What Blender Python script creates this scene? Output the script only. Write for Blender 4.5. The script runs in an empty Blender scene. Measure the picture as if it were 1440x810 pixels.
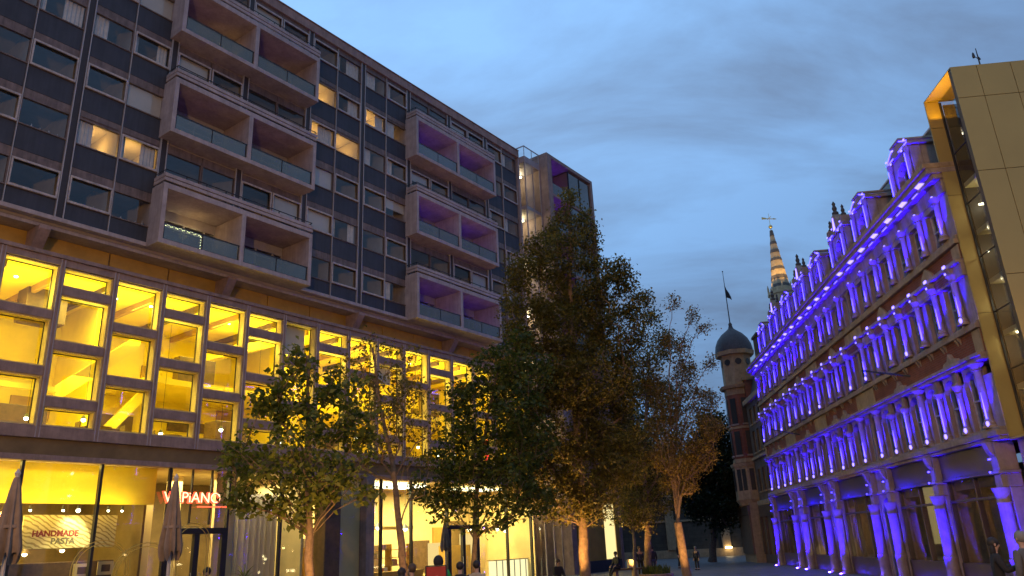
import bpy, math, random
import numpy as np
from mathutils import Vector, Matrix

random.seed(7)
rng = np.random.default_rng(11)
S = bpy.context.scene
COL = S.collection
R = math.radians

# ------------------------------------------------------------------ camera
cam_d = bpy.data.cameras.new('camera')
cam = bpy.data.objects.new('camera', cam_d)
COL.objects.link(cam)
cam_d.sensor_width = 36.0
cam_d.lens = 26.6
cam_d.clip_start = 0.1
cam_d.clip_end = 3000
EYE = Vector((0, 0, 2.0))
_F = Vector((0.0, math.cos(R(18.80)), math.sin(R(18.80))))
_r = R(2.73)
_X0 = Vector((1, 0, 0)); _U0 = _X0.cross(_F)
_EU = _X0 * math.cos(_r) - _U0 * math.sin(_r)
_UP = _U0 * math.cos(_r) + _X0 * math.sin(_r)
cam.matrix_world = Matrix(((_EU.x, _UP.x, -_F.x, EYE.x), (_EU.y, _UP.y, -_F.y, EYE.y), (_EU.z, _UP.z, -_F.z, EYE.z), (0, 0, 0, 1)))
S.camera = cam

# ------------------------------------------------------------------ render / view
S.render.engine = 'CYCLES'
S.view_settings.view_transform = 'Standard'
S.view_settings.look = 'None'
S.view_settings.exposure = 0.5
S.view_settings.gamma = 1.0
S.view_settings.use_curve_mapping = False
cy = S.cycles
cy.use_denoising = True
try:
    cy.denoiser = 'OPENIMAGEDENOISE'
    cy.denoising_input_passes = 'RGB_ALBEDO_NORMAL'
except Exception:
    pass
cy.max_bounces = 7
cy.diffuse_bounces = 3
cy.glossy_bounces = 3
cy.transmission_bounces = 4
cy.transparent_max_bounces = 12
cy.caustics_reflective = False
cy.caustics_refractive = False
cy.sample_clamp_indirect = 6.0
cy.use_light_tree = True

# ------------------------------------------------------------------ sky (dusk)
W = bpy.data.worlds.new('World')
S.world = W
W.use_nodes = True
nt = W.node_tree
nt.nodes.clear()
def N(t, **kw):
    n = nt.nodes.new(t)
    for k, v in kw.items():
        setattr(n, k, v)
    return n
SUN_EL, SUN_AZ = R(2.0), R(250.0)
sky = N('ShaderNodeTexSky', sky_type='NISHITA')
sky.sun_disc = False
sky.sun_elevation = SUN_EL
sky.sun_rotation = SUN_AZ
sky.ozone_density = 4.0
sky.dust_density = 0.6
bg = N('ShaderNodeBackground')
out = N('ShaderNodeOutputWorld')
geo = N('ShaderNodeTexCoord')
sep = N('ShaderNodeSeparateXYZ')
nt.links.new(geo.outputs['Generated'], sep.inputs[0])
# project the view direction on a cloud deck
zmax = N('ShaderNodeMath', operation='MAXIMUM'); zmax.inputs[1].default_value = 0.06
nt.links.new(sep.outputs['Z'], zmax.inputs[0])
zadd = N('ShaderNodeMath', operation='ADD'); zadd.inputs[1].default_value = 0.22
nt.links.new(zmax.outputs[0], zadd.inputs[0])
dx = N('ShaderNodeMath', operation='DIVIDE'); dy = N('ShaderNodeMath', operation='DIVIDE')
nt.links.new(sep.outputs['X'], dx.inputs[0]); nt.links.new(zadd.outputs[0], dx.inputs[1])
nt.links.new(sep.outputs['Y'], dy.inputs[0]); nt.links.new(zadd.outputs[0], dy.inputs[1])
comb = N('ShaderNodeCombineXYZ')
nt.links.new(dx.outputs[0], comb.inputs[0]); nt.links.new(dy.outputs[0], comb.inputs[1])
mp = N('ShaderNodeMapping')
mp.inputs['Rotation'].default_value = (0, 0, R(-28))
mp.inputs['Scale'].default_value = (0.75, 1.5, 1)
mp.inputs['Location'].default_value = (3.1, 1.7, 0)
nt.links.new(comb.outputs[0], mp.inputs[0])
nz = N('ShaderNodeTexNoise')
nz.inputs['Scale'].default_value = 1.9
nz.inputs['Detail'].default_value = 9.0
nz.inputs['Roughness'].default_value = 0.58
nz.inputs['Distortion'].default_value = 0.35
nt.links.new(mp.outputs[0], nz.inputs['Vector'])
ramp = N('ShaderNodeValToRGB')
ramp.color_ramp.elements[0].position = 0.37
ramp.color_ramp.elements[0].color = (0, 0, 0, 1)
ramp.color_ramp.elements[1].position = 0.65
ramp.color_ramp.elements[1].color = (1, 1, 1, 1)
nt.links.new(nz.outputs['Fac'], ramp.inputs[0])
# horizontal brightening towards the west (left of the street), where the last light is
west = N('ShaderNodeVectorMath', operation='DOT_PRODUCT')
west.inputs[1].default_value = (-0.62, 0.55, 0.56)
nt.links.new(geo.outputs['Generated'], west.inputs[0])
wr = N('ShaderNodeMapRange'); wr.inputs[1].default_value = 0.25; wr.inputs[2].default_value = 0.95
wr.inputs[3].default_value = 0.0; wr.inputs[4].default_value = 1.0
nt.links.new(west.outputs['Value'], wr.inputs[0])
def mixc(fac, a, b):
    m = N('ShaderNodeMix', data_type='RGBA')
    if hasattr(fac, 'is_linked'): nt.links.new(fac, m.inputs[0])
    else: m.inputs[0].default_value = fac
    for i, c in ((6, a), (7, b)):
        if hasattr(c, 'is_linked'): nt.links.new(c, m.inputs[i])
        else: m.inputs[i].default_value = (*c, 1)
    return m.outputs[2]
clear = mixc(wr.outputs[0], (1.65, 3.05, 5.5), (2.6, 5.0, 8.8))
cloud = mixc(wr.outputs[0], (1.10, 1.62, 2.65), (1.8, 2.95, 4.9))
deck = mixc(ramp.outputs[0], clear, cloud)
col = mixc(0.90, sky.outputs[0], deck)
low = N('ShaderNodeMapRange'); low.inputs[1].default_value = 0.0; low.inputs[2].default_value = 0.5
low.inputs[3].default_value = 0.56; low.inputs[4].default_value = 1.0
nt.links.new(sep.outputs['Z'], low.inputs[0])
dim = N('ShaderNodeVectorMath', operation='SCALE')
nt.links.new(col, dim.inputs[0]); nt.links.new(low.outputs[0], dim.inputs['Scale'])
nt.links.new(dim.outputs[0], bg.inputs['Color'])
bg.inputs['Strength'].default_value = 0.107
nt.links.new(bg.outputs[0], out.inputs[0])

sun_d = bpy.data.lights.new('sun', 'SUN')
sun_d.energy = 0.08
sun_d.angle = R(20)
sun_d.color = (1.0, 0.86, 0.75)
sun = bpy.data.objects.new('sun', sun_d)
COL.objects.link(sun)
sun.rotation_euler = (R(90) - SUN_EL, 0, R(180) - SUN_AZ)

# ------------------------------------------------------------------ helpers
def mat(name, col=(.5, .5, .5), rough=.7, metal=0., noise=0., nscale=8., bump=0., spec=.5, emit=None, estr=0., col2=None, streak=0.):
    m = bpy.data.materials.new(name)
    m.use_nodes = True
    n = m.node_tree.nodes; l = m.node_tree.links
    b = n['Principled BSDF']
    b.inputs['Base Color'].default_value = (*col, 1)
    b.inputs['Roughness'].default_value = rough
    b.inputs['Metallic'].default_value = metal
    b.inputs['Specular IOR Level'].default_value = spec
    if emit:
        b.inputs['Emission Color'].default_value = (*emit, 1)
        b.inputs['Emission Strength'].default_value = estr
    if noise > 0 or bump > 0:
        tc = n.new('ShaderNodeTexCoord')
        t = n.new('ShaderNodeTexNoise')
        t.inputs['Scale'].default_value = nscale
        t.inputs['Detail'].default_value = 6
        t.inputs['Roughness'].default_value = .65
        l.new(tc.outputs['Object'], t.inputs['Vector'])
        if noise > 0:
            mx = n.new('ShaderNodeMix'); mx.data_type = 'RGBA'
            rp = n.new('ShaderNodeMapRange'); rp.inputs[1].default_value = .3; rp.inputs[2].default_value = .7
            l.new(t.outputs['Fac'], rp.inputs[0]); l.new(rp.outputs[0], mx.inputs[0])
            c2 = col2 or tuple(max(0, c * (1 - noise)) for c in col)
            c1 = col if col2 else tuple(min(1, c * (1 + noise)) for c in col)
            mx.inputs[6].default_value = (*c2, 1); mx.inputs[7].default_value = (*c1, 1)
            last = mx.outputs[2]
            if streak > 0:      # rain streaks and grime running down the face
                mp2 = n.new('ShaderNodeMapping'); mp2.inputs['Scale'].default_value = (3.2, 3.2, .22)
                t2 = n.new('ShaderNodeTexNoise'); t2.inputs['Scale'].default_value = 2.2; t2.inputs['Detail'].default_value = 7; t2.inputs['Roughness'].default_value = .7
                l.new(tc.outputs['Object'], mp2.inputs[0]); l.new(mp2.outputs[0], t2.inputs['Vector'])
                r2 = n.new('ShaderNodeMapRange'); r2.inputs[1].default_value = .36; r2.inputs[2].default_value = .62; r2.inputs[3].default_value = 1 - streak; r2.inputs[4].default_value = 1.06
                l.new(t2.outputs['Fac'], r2.inputs[0])
                m2 = n.new('ShaderNodeMix'); m2.data_type = 'RGBA'; m2.blend_type = 'MULTIPLY'; m2.inputs[0].default_value = 1
                l.new(last, m2.inputs[6]); l.new(r2.outputs[0], m2.inputs[7]); last = m2.outputs[2]
            l.new(last, b.inputs['Base Color'])
        if bump > 0:
            bp = n.new('ShaderNodeBump'); bp.inputs['Strength'].default_value = bump; bp.inputs['Distance'].default_value = .02
            l.new(t.outputs['Fac'], bp.inputs['Height']); l.new(bp.outputs[0], b.inputs['Normal'])
    return m

def emission(name, col, strength):
    m = bpy.data.materials.new(name); m.use_nodes = True
    n = m.node_tree.nodes; n.clear()
    e = n.new('ShaderNodeEmission'); o = n.new('ShaderNodeOutputMaterial')
    e.inputs[0].default_value = (*col, 1); e.inputs[1].default_value = strength
    m.node_tree.links.new(e.outputs[0], o.inputs[0])
    return m

def glass(name, tint=(.92, .95, .95), ior=1.5, rough=.02, refl=(1, 1, 1)):
    m = bpy.data.materials.new(name); m.use_nodes = True
    n = m.node_tree.nodes; n.clear(); l = m.node_tree.links
    t = n.new('ShaderNodeBsdfTransparent'); t.inputs[0].default_value = (*tint, 1)
    g = n.new('ShaderNodeBsdfGlossy'); g.inputs['Roughness'].default_value = rough; g.inputs[0].default_value = (*refl, 1)
    lw_ = n.new('ShaderNodeLayerWeight'); lw_.inputs[0].default_value = .5
    f0 = ((ior - 1) / (ior + 1)) ** 2 + .025
    pw_ = n.new('ShaderNodeMath'); pw_.operation = 'POWER'; pw_.inputs[1].default_value = 5
    f = n.new('ShaderNodeMath'); f.operation = 'MULTIPLY_ADD'; f.inputs[1].default_value = 1 - f0; f.inputs[2].default_value = f0
    l.new(lw_.outputs['Facing'], pw_.inputs[0]); l.new(pw_.outputs[0], f.inputs[0])
    mx = n.new('ShaderNodeMixShader'); o = n.new('ShaderNodeOutputMaterial')
    l.new(f.outputs[0], mx.inputs[0]); l.new(t.outputs[0], mx.inputs[1]); l.new(g.outputs[0], mx.inputs[2]); l.new(mx.outputs[0], o.inputs[0])
    return m

def brick_mat(name, c1, c2, mortar, scale=1., axis='YZ', bw=.22, bh=.075):
    m = bpy.data.materials.new(name); m.use_nodes = True
    n = m.node_tree.nodes; l = m.node_tree.links; b = n['Principled BSDF']
    b.inputs['Roughness'].default_value = .85
    tc = n.new('ShaderNodeTexCoord'); sp = n.new('ShaderNodeSeparateXYZ'); cb = n.new('ShaderNodeCombineXYZ')
    l.new(tc.outputs['Object'], sp.inputs[0])
    l.new(sp.outputs[axis[0]], cb.inputs[0]); l.new(sp.outputs[axis[1]], cb.inputs[1])
    t = n.new('ShaderNodeTexBrick')
    t.inputs['Scale'].default_value = scale; t.inputs['Brick Width'].default_value = bw; t.inputs['Row Height'].default_value = bh
    t.inputs['Mortar Size'].default_value = .006 if bh < .2 else .012
    t.inputs['Color1'].default_value = (*c1, 1); t.inputs['Color2'].default_value = (*c2, 1); t.inputs['Mortar'].default_value = (*mortar, 1)
    l.new(cb.outputs[0], t.inputs['Vector'])
    nz = n.new('ShaderNodeTexNoise'); nz.inputs['Scale'].default_value = 1.3; nz.inputs['Detail'].default_value = 5
    l.new(tc.outputs['Object'], nz.inputs['Vector'])
    mp = n.new('ShaderNodeMapRange'); mp.inputs[1].default_value = .3; mp.inputs[2].default_value = .7; mp.inputs[3].default_value = .7; mp.inputs[4].default_value = 1.15
    l.new(nz.outputs['Fac'], mp.inputs[0])
    mx = n.new('ShaderNodeMix'); mx.data_type = 'RGBA'; mx.blend_type = 'MULTIPLY'; mx.inputs[0].default_value = 1
    l.new(t.outputs['Color'], mx.inputs[6]); l.new(mp.outputs[0], mx.inputs[7]); l.new(mx.outputs[2], b.inputs['Base Color'])
    bp = n.new('ShaderNodeBump'); bp.inputs['Strength'].default_value = .4; bp.inputs['Distance'].default_value = .01; bp.invert = True
    l.new(t.outputs['Fac'], bp.inputs['Height']); l.new(bp.outputs[0], b.inputs['Normal'])
    return m

class MB:
    def __init__(s):
        s.v = []; s.f = []; s.groups = []
    def add(s, vs, fs):
        o = len(s.v); s.groups.append((len(s.v), len(vs), len(s.f), len(fs))); s.v.extend([tuple(p) for p in vs]); s.f.extend([tuple(i + o for i in f) for f in fs]); return s
    def box(s, x0, x1, y0, y1, z0, z1):
        if x0 > x1: x0, x1 = x1, x0
        if y0 > y1: y0, y1 = y1, y0
        if z0 > z1: z0, z1 = z1, z0
        return s.add([(x0, y0, z0), (x1, y0, z0), (x1, y1, z0), (x0, y1, z0), (x0, y0, z1), (x1, y0, z1), (x1, y1, z1), (x0, y1, z1)],
              [(0, 3, 2, 1), (4, 5, 6, 7), (0, 1, 5, 4), (1, 2, 6, 5), (2, 3, 7, 6), (3, 0, 4, 7)])
    def poly(s, pts):
        return s.add(pts, [tuple(range(len(pts)))])
    def extrude(s, pts, vec):
        n = len(pts); q = [(p[0] + vec[0], p[1] + vec[1], p[2] + vec[2]) for p in pts]
        fs = [tuple(range(n - 1, -1, -1)), tuple(range(n, 2 * n))]
        for i in range(n):
            j = (i + 1) % n; fs.append((i, j, n + j, n + i))
        return s.add(list(pts) + q, fs)
    def lathe(s, cx, cy, prof, n=12, a0=0., a1=2 * math.pi, lobes=0, lobe_amp=0.):
        full = abs(a1 - a0 - 2 * math.pi) < 1e-6
        m = n if full else n + 1
        vs = []
        for r, z in prof:
            for i in range(m):
                a = a0 + (a1 - a0) * i / n
                rr = r * (1 + lobe_amp * math.cos(lobes * a)) if lobes else r
                vs.append((cx + rr * math.cos(a), cy + rr * math.sin(a), z))
        fs = []
        for k in range(len(prof) - 1):
            for i in range(n):
                j = (i + 1) % m
                fs.append((k * m + i, k * m + j, (k + 1) * m + j, (k + 1) * m + i))
        if full:
            fs.append(tuple(range(m - 1, -1, -1))); fs.append(tuple((len(prof) - 1) * m + i for i in range(m)))
        return s.add(vs, fs)
    def tube(s, pts, rad, n=8, caps=True):
        pts = [Vector(p) for p in pts]
        if not isinstance(rad, (list, tuple)): rad = [rad] * len(pts)
        vs = []; prev = None
        for i, p in enumerate(pts):
            t = (pts[min(i + 1, len(pts) - 1)] - pts[max(i - 1, 0)])
            if t.length < 1e-9: t = Vector((0, 0, 1))
            t.normalize()
            a = prev if prev is not None else (Vector((1, 0, 0)) if abs(t.x) < .8 else Vector((0, 1, 0)))
            u = (a - t * a.dot(t))
            if u.length < 1e-6: u = t.orthogonal()
            u.normalize(); w = t.cross(u); prev = u
            for k in range(n):
                ang = 2 * math.pi * k / n
                q = p + (u * math.cos(ang) + w * math.sin(ang)) * rad[i]
                vs.append(tuple(q))
        fs = []
        for i in range(len(pts) - 1):
            for k in range(n):
                j = (k + 1) % n
                fs.append((i * n + k, i * n + j, (i + 1) * n + j, (i + 1) * n + k))
        if caps:
            fs.append(tuple(range(n - 1, -1, -1))); fs.append(tuple((len(pts) - 1) * n + k for k in range(n)))
        return s.add(vs, fs)
    def ball(s, c, r, n=10, m=7, sc=(1, 1, 1)):
        vs = [(c[0], c[1], c[2] - r * sc[2])]; fs = []
        for i in range(1, m):
            ph = -math.pi / 2 + math.pi * i / m
            for k in range(n):
                th = 2 * math.pi * k / n
                vs.append((c[0] + r * sc[0] * math.cos(ph) * math.cos(th), c[1] + r * sc[1] * math.cos(ph) * math.sin(th), c[2] + r * sc[2] * math.sin(ph)))
        vs.append((c[0], c[1], c[2] + r * sc[2]))
        for k in range(n): fs.append((0, 1 + (k + 1) % n, 1 + k))
        for i in range(m - 2):
            for k in range(n):
                a = 1 + i * n + k; b = 1 + i * n + (k + 1) % n
                fs.append((a, b, b + n, a + n))
        top = len(vs) - 1; base = 1 + (m - 2) * n
        for k in range(n): fs.append((base + k, base + (k + 1) % n, top))
        return s.add(vs, fs)
    def build(s, name, material, parent=None, smooth=False, bevel=0.):
        me = bpy.data.meshes.new(name)
        me.from_pydata(s.v, [], s.f)
        me.materials.append(material)
        if smooth:
            me.polygons.foreach_set('use_smooth', [True] * len(me.polygons))
        me.update()
        o = bpy.data.objects.new(name, me)
        COL.objects.link(o)
        if parent is not None: o.parent = parent
        if bevel > 0:
            b = o.modifiers.new('bevel', 'BEVEL'); b.width = bevel; b.segments = 2; b.limit_method = 'ANGLE'
        if smooth:
            try:
                me.set_sharp_from_angle(angle=R(40))
            except Exception:
                pass
        return o

def each(mb, name, material, parent, **k):
    # every solid of the collector becomes an object of its own
    for v0, nv, f0, nf in mb.groups:
        q = MB(); q.v = mb.v[v0:v0 + nv]; q.f = [tuple(i - v0 for i in f) for f in mb.f[f0:f0 + nf]]
        q.build(name, material, parent, **k)

def tag(o, label=None, cat=None, group=None, kind=None):
    if label: o['label'] = label
    if cat: o['category'] = cat
    if group: o['group'] = group
    if kind: o['kind'] = kind
    return o
def empty(name, loc=(0, 0, 0), rz=0., label=None, cat=None, group=None):
    o = bpy.data.objects.new(name, None); o.empty_display_size = .2
    o.location = loc; o.rotation_euler = (0, 0, rz); COL.objects.link(o)
    return tag(o, label, cat, group)
def dup(o, parent=None, loc=None):
    c = o.copy(); COL.objects.link(c); c.parent = parent
    if loc is not None: c.location = loc
    for ch in o.children: dup(ch, c)
    return c
def lamp(name, kind, energy, col, loc, parent=None, size=.5, size_y=None, rot=(0, 0, 0), spot=None, blend=.4):
    d = bpy.data.lights.new(name, kind); d.energy = energy; d.color = col
    if kind == 'AREA':
        d.shape = 'RECTANGLE'; d.size = size; d.size_y = size_y or size
    elif kind in ('POINT', 'SPOT'):
        d.shadow_soft_size = size
    if kind == 'SPOT':
        d.spot_size = spot or R(60); d.spot_blend = blend
    o = bpy.data.objects.new(name, d); COL.objects.link(o); o.location = loc; o.rotation_euler = rot
    if parent is not None: o.parent = parent
    return o
def text(body, size, material, parent, loc, rot, extrude=.01, align='LEFT', name='lettering', shear=0., bold=0.):
    c = bpy.data.curves.new(name, 'FONT'); c.body = body; c.size = size; c.extrude = extrude; c.align_x = align; c.shear = shear; c.offset = bold
    tmp = bpy.data.objects.new(name, c); COL.objects.link(tmp)
    bpy.context.view_layer.update()
    me = bpy.data.meshes.new_from_object(tmp.evaluated_get(bpy.context.evaluated_depsgraph_get()))
    bpy.data.objects.remove(tmp); me.materials.clear(); me.materials.append(material)
    o = bpy.data.objects.new(name, me); COL.objects.link(o); o.location = loc; o.rotation_euler = rot; o.parent = parent
    return o
PURPLE = (0.055, 0.022, 1.0)
WARM = (1.0, 0.62, 0.16)
SODIUM = (1.0, 0.50, 0.13)

# ================================================================== GROUND
def paving_mat():
    m = brick_mat('paving', (.13, .12, .125), (.165, .155, .155), (.06, .055, .06), 1., 'XY', .9, .6)
    b = m.node_tree.nodes['Principled BSDF']; b.inputs['Roughness'].default_value = .55
    return m
g = MB(); g.box(-160, 260, -60, 420, -.5, 0)
tag(g.build('ground', paving_mat()), kind='structure')

# ================================================================== APARTMENT BUILDING WITH PODIUM
M = {}
M['concrete'] = mat('concrete', (.38, .32, .325), .85, noise=.2, nscale=1.6, bump=.25, streak=.16)
M['concrete_dk'] = mat('concrete_dark', (.29, .20, .175), .85, noise=.28, nscale=1.8, bump=.3, streak=.14)
M['panel'] = mat('navy_panel', (.048, .052, .069), .6, noise=.15, nscale=1.2, spec=.3, streak=.16)
M['transom'] = mat('grey_transom', (.17, .125, .115), .6, noise=.3, nscale=3, streak=.4)
M['pilaster'] = mat('dark_pilaster', (.035, .027, .03), .6, noise=.2, nscale=4)
M['frame'] = mat('white_frame', (.46, .41, .40), .55, noise=.25, nscale=5, streak=.3)
M['mull'] = mat('alu_mullion', (.38, .36, .37), .45, noise=.1, nscale=6)
M['black'] = mat('black_metal', (.018, .016, .018), .45)
M['glass'] = glass('window_glass', (.9, .93, .93))
M['rail_glass'] = glass('balustrade_glass', (.55, .63, .62), 1.7)
_n = M['rail_glass'].node_tree
_d = _n.nodes.new('ShaderNodeBsdfDiffuse'); _d.inputs[0].default_value = (.25, .30, .285, 1)
_m = _n.nodes.new('ShaderNodeMixShader'); _m.inputs[0].default_value = .3
_o = [q for q in _n.nodes if q.type == 'OUTPUT_MATERIAL'][0]; _src = _o.inputs[0].links[0].from_socket
_n.links.new(_src, _m.inputs[1]); _n.links.new(_d.outputs[0], _m.inputs[2]); _n.links.new(_m.outputs[0], _o.inputs[0])
M['glass_dark'] = glass('tinted_glass', (.45, .6, .62), 2.1)
M['room'] = mat('room_paint', (.34, .29, .24), .9, noise=.15, nscale=1)
M['curtain'] = mat('curtain', (.55, .50, .47), .9, noise=.15, nscale=5)
M['blind'] = mat('roller_blind', (.50, .46, .42), .9, noise=.06, nscale=1.5)
M['yellow_wall'] = mat('ochre_wall', (.86, .68, .05), .8, noise=.10, nscale=.6)
M['ochre'] = mat('ochre_panel', (.42, .25, .05), .7, noise=.2, nscale=1.2)
M['brownwall'] = mat('brown_wall', (.18, .12, .05), .7, noise=.25, nscale=1.1)
M['pale'] = mat('pale_plaster', (.70, .56, .28), .8, noise=.08, nscale=1.)
M['wood'] = mat('dark_wood', (.12, .07, .035), .5, noise=.3, nscale=4)
M['lampwarm'] = emission('lamp_warm', (1., .80, .38), 14.)
M['lampwhite'] = emission('lamp_white', (1., .93, .62), 11.)
M['glowpanel'] = emission('glow_panel', (1., .88, .48), 2.6)
M['purple_fill'] = emission('purple_fill', PURPLE, 13.)  # glow of the fittings added inside the balconies
M['neon_red'] = emission('neon_red', (1., .07, .03), 2.6)
M['neon_pale'] = emission('neon_pale', (1., .62, .30), 2.4)

LROT = math.atan2(.809, .5874)
LB = empty('apartment_building', (-.8092 * 30, .5874 * 30, 0), LROT,
           'long dark apartment block raised over a glowing yellow gridded podium with shops', 'building')
def L(mb, name, m, parent=None, **k):
    return mb.build(name, M[m] if isinstance(m, str) else m, parent or LB, **k)

S0, S1 = 3.4, 42.85           # extent of the tower along the facade
PIL = [3.52, 7.45, 11.40, 15.22, 19.05, 22.98, 26.95, 30.85, 34.80, 38.78, 42.75]
ZB = [15.70 + 2.652 * k for k in range(6)]
LOG = [(14.95, 22.93), (30.62, 38.72)]
def in_loggia(a, b): return any(a > x0 - .3 and b < x1 + .3 for x0, x1 in LOG)
# floors, back wall and partitions of the flats
mb = MB()
mb.box(S0, S1, 3.2, 3.4, 14.9, 30.9)
mb.box(S0, S1, .20, 3.2, 14.62, 14.80)
for k in range(6):
    z0 = ZB[k] - .9 if k else 14.82
    mb.box(S0, S1, .20, 3.19, ZB[k] + 1.62, ZB[k] + 1.72) if k < 5 else mb.box(S0, S1, .2, 3.19, 30.75, 30.9)
for a, b in zip(PIL[:-1], PIL[1:]):
    mb.box(a - .06, a + .06, .2, 3.18, 14.83, 30.74)
    if not in_loggia(a, b): mb.box((a + b) / 2 - .05, (a + b) / 2 + .05, .2, 3.18, 14.83, 30.74)
L(mb, 'room_wall', 'room')
# roof slab, parapet and lower slab edge
mb = MB(); mb.box(S0, S1 + .05, -.10, 12, 30.42, 30.98); mb.box(S0, S1 + .05, -.16, 12, 30.98, 31.04)
L(mb, 'roof_parapet', 'concrete_dk', bevel=.02)
mb = MB()
for a, b in ((S0, 14.9), (22.95, 30.6), (38.74, S1 + .05)):
    mb.box(a, b, -.14, .19, 14.72, 14.90)
mb.box(S0, S1, .195, 12, 14.46, 14.61)
each(mb, 'soffit_slab', M['concrete'], LB, bevel=.015)
mb = MB(); mb.box(S1, S1 + .16, -.03, 12, 14.9, 30.41); L(mb, 'end_wall', 'concrete', bevel=.01)
mb = MB(); mb.box(S0, S1, 8, 12, 0, 14.45); L(mb, 'rear_core', 'concrete_dk')

for i, p in enumerate(PIL[:-1]):
    mb = MB(); mb.box(p - .13, p + .13, .0, .19, 14.91, 30.41)
    L(mb, 'pilaster', 'pilaster')
    for sg in (-1, 1):
        mb = MB(); mb.box(p + sg * .15 - .02, p + sg * .15 + .02, -.035, .12, 14.91, 30.40)
        L(mb, 'mullion', 'mull')

# state of each window cell: W white opening frame, P plain, C curtains, B blind, L lit, D dim lit
CELL = {
 (1, 0, 0): 'P', (1, 1, 0): 'W', (1, 0, 1): 'W', (1, 1, 1): 'Ps', (1, 0, 2): 'P', (1, 1, 2): 'W', (1, 0, 3): 'P', (1, 1, 3): 'Pc', (1, 0, 4): 'W', (1, 1, 4): 'Pc', (1, 0, 5): 'P', (1, 1, 5): 'W',
 (2, 0, 0): 'Ws', (2, 1, 0): 'Ps', (2, 0, 1): 'Lc', (2, 1, 1): 'Lwc', (2, 0, 2): 'W', (2, 1, 2): 'Pb', (2, 0, 3): 'Pc', (2, 1, 3): 'Wc', (2, 0, 4): 'W', (2, 1, 4): 'Lb', (2, 0, 5): 'P', (2, 1, 5): 'W',
 (5, 0, 0): 'P', (5, 1, 0): 'Ws', (5, 0, 1): 'Wb', (5, 1, 1): 'Pc', (5, 0, 2): 'Pb', (5, 1, 2): 'W', (5, 0, 3): 'Lwc', (5, 1, 3): 'Ls', (5, 0, 4): 'Lc', (5, 1, 4): 'Wc', (5, 0, 5): 'W', (5, 1, 5): 'Pc',
 (6, 0, 0): 'W', (6, 1, 0): 'Pc', (6, 0, 1): 'P', (6, 1, 1): 'W', (6, 0, 2): 'W', (6, 1, 2): 'Pd', (6, 0, 3): 'Pc', (6, 1, 3): 'Wc', (6, 0, 4): 'Lwc', (6, 1, 4): 'Dc', (6, 0, 5): 'Pc', (6, 1, 5): 'Wc',
 (9, 0, 0): 'P', (9, 1, 0): 'W', (9, 0, 1): 'W', (9, 1, 1): 'P', (9, 0, 2): 'P', (9, 1, 2): 'Wc', (9, 0, 3): 'Wc', (9, 1, 3): 'P', (9, 0, 4): 'P', (9, 1, 4): 'W', (9, 0, 5): 'W', (9, 1, 5): 'Pc',
}
def wavy(x0, x1, y, z0, z1, mb, per=.16, amp=.035):
    n = max(4, int((x1 - x0) / .04)); vs = []
    for i in range(n + 1):
        x = x0 + (x1 - x0) * i / n; yy = y + amp * math.sin(2 * math.pi * (x - x0) / per + .6 * math.sin(9 * x))
        vs += [(x, yy, z0), (x, yy, z1)]
    mb.add(vs, [(2 * i, 2 * i + 2, 2 * i + 3, 2 * i + 1) for i in range(n)])
n_lit = 0
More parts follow.
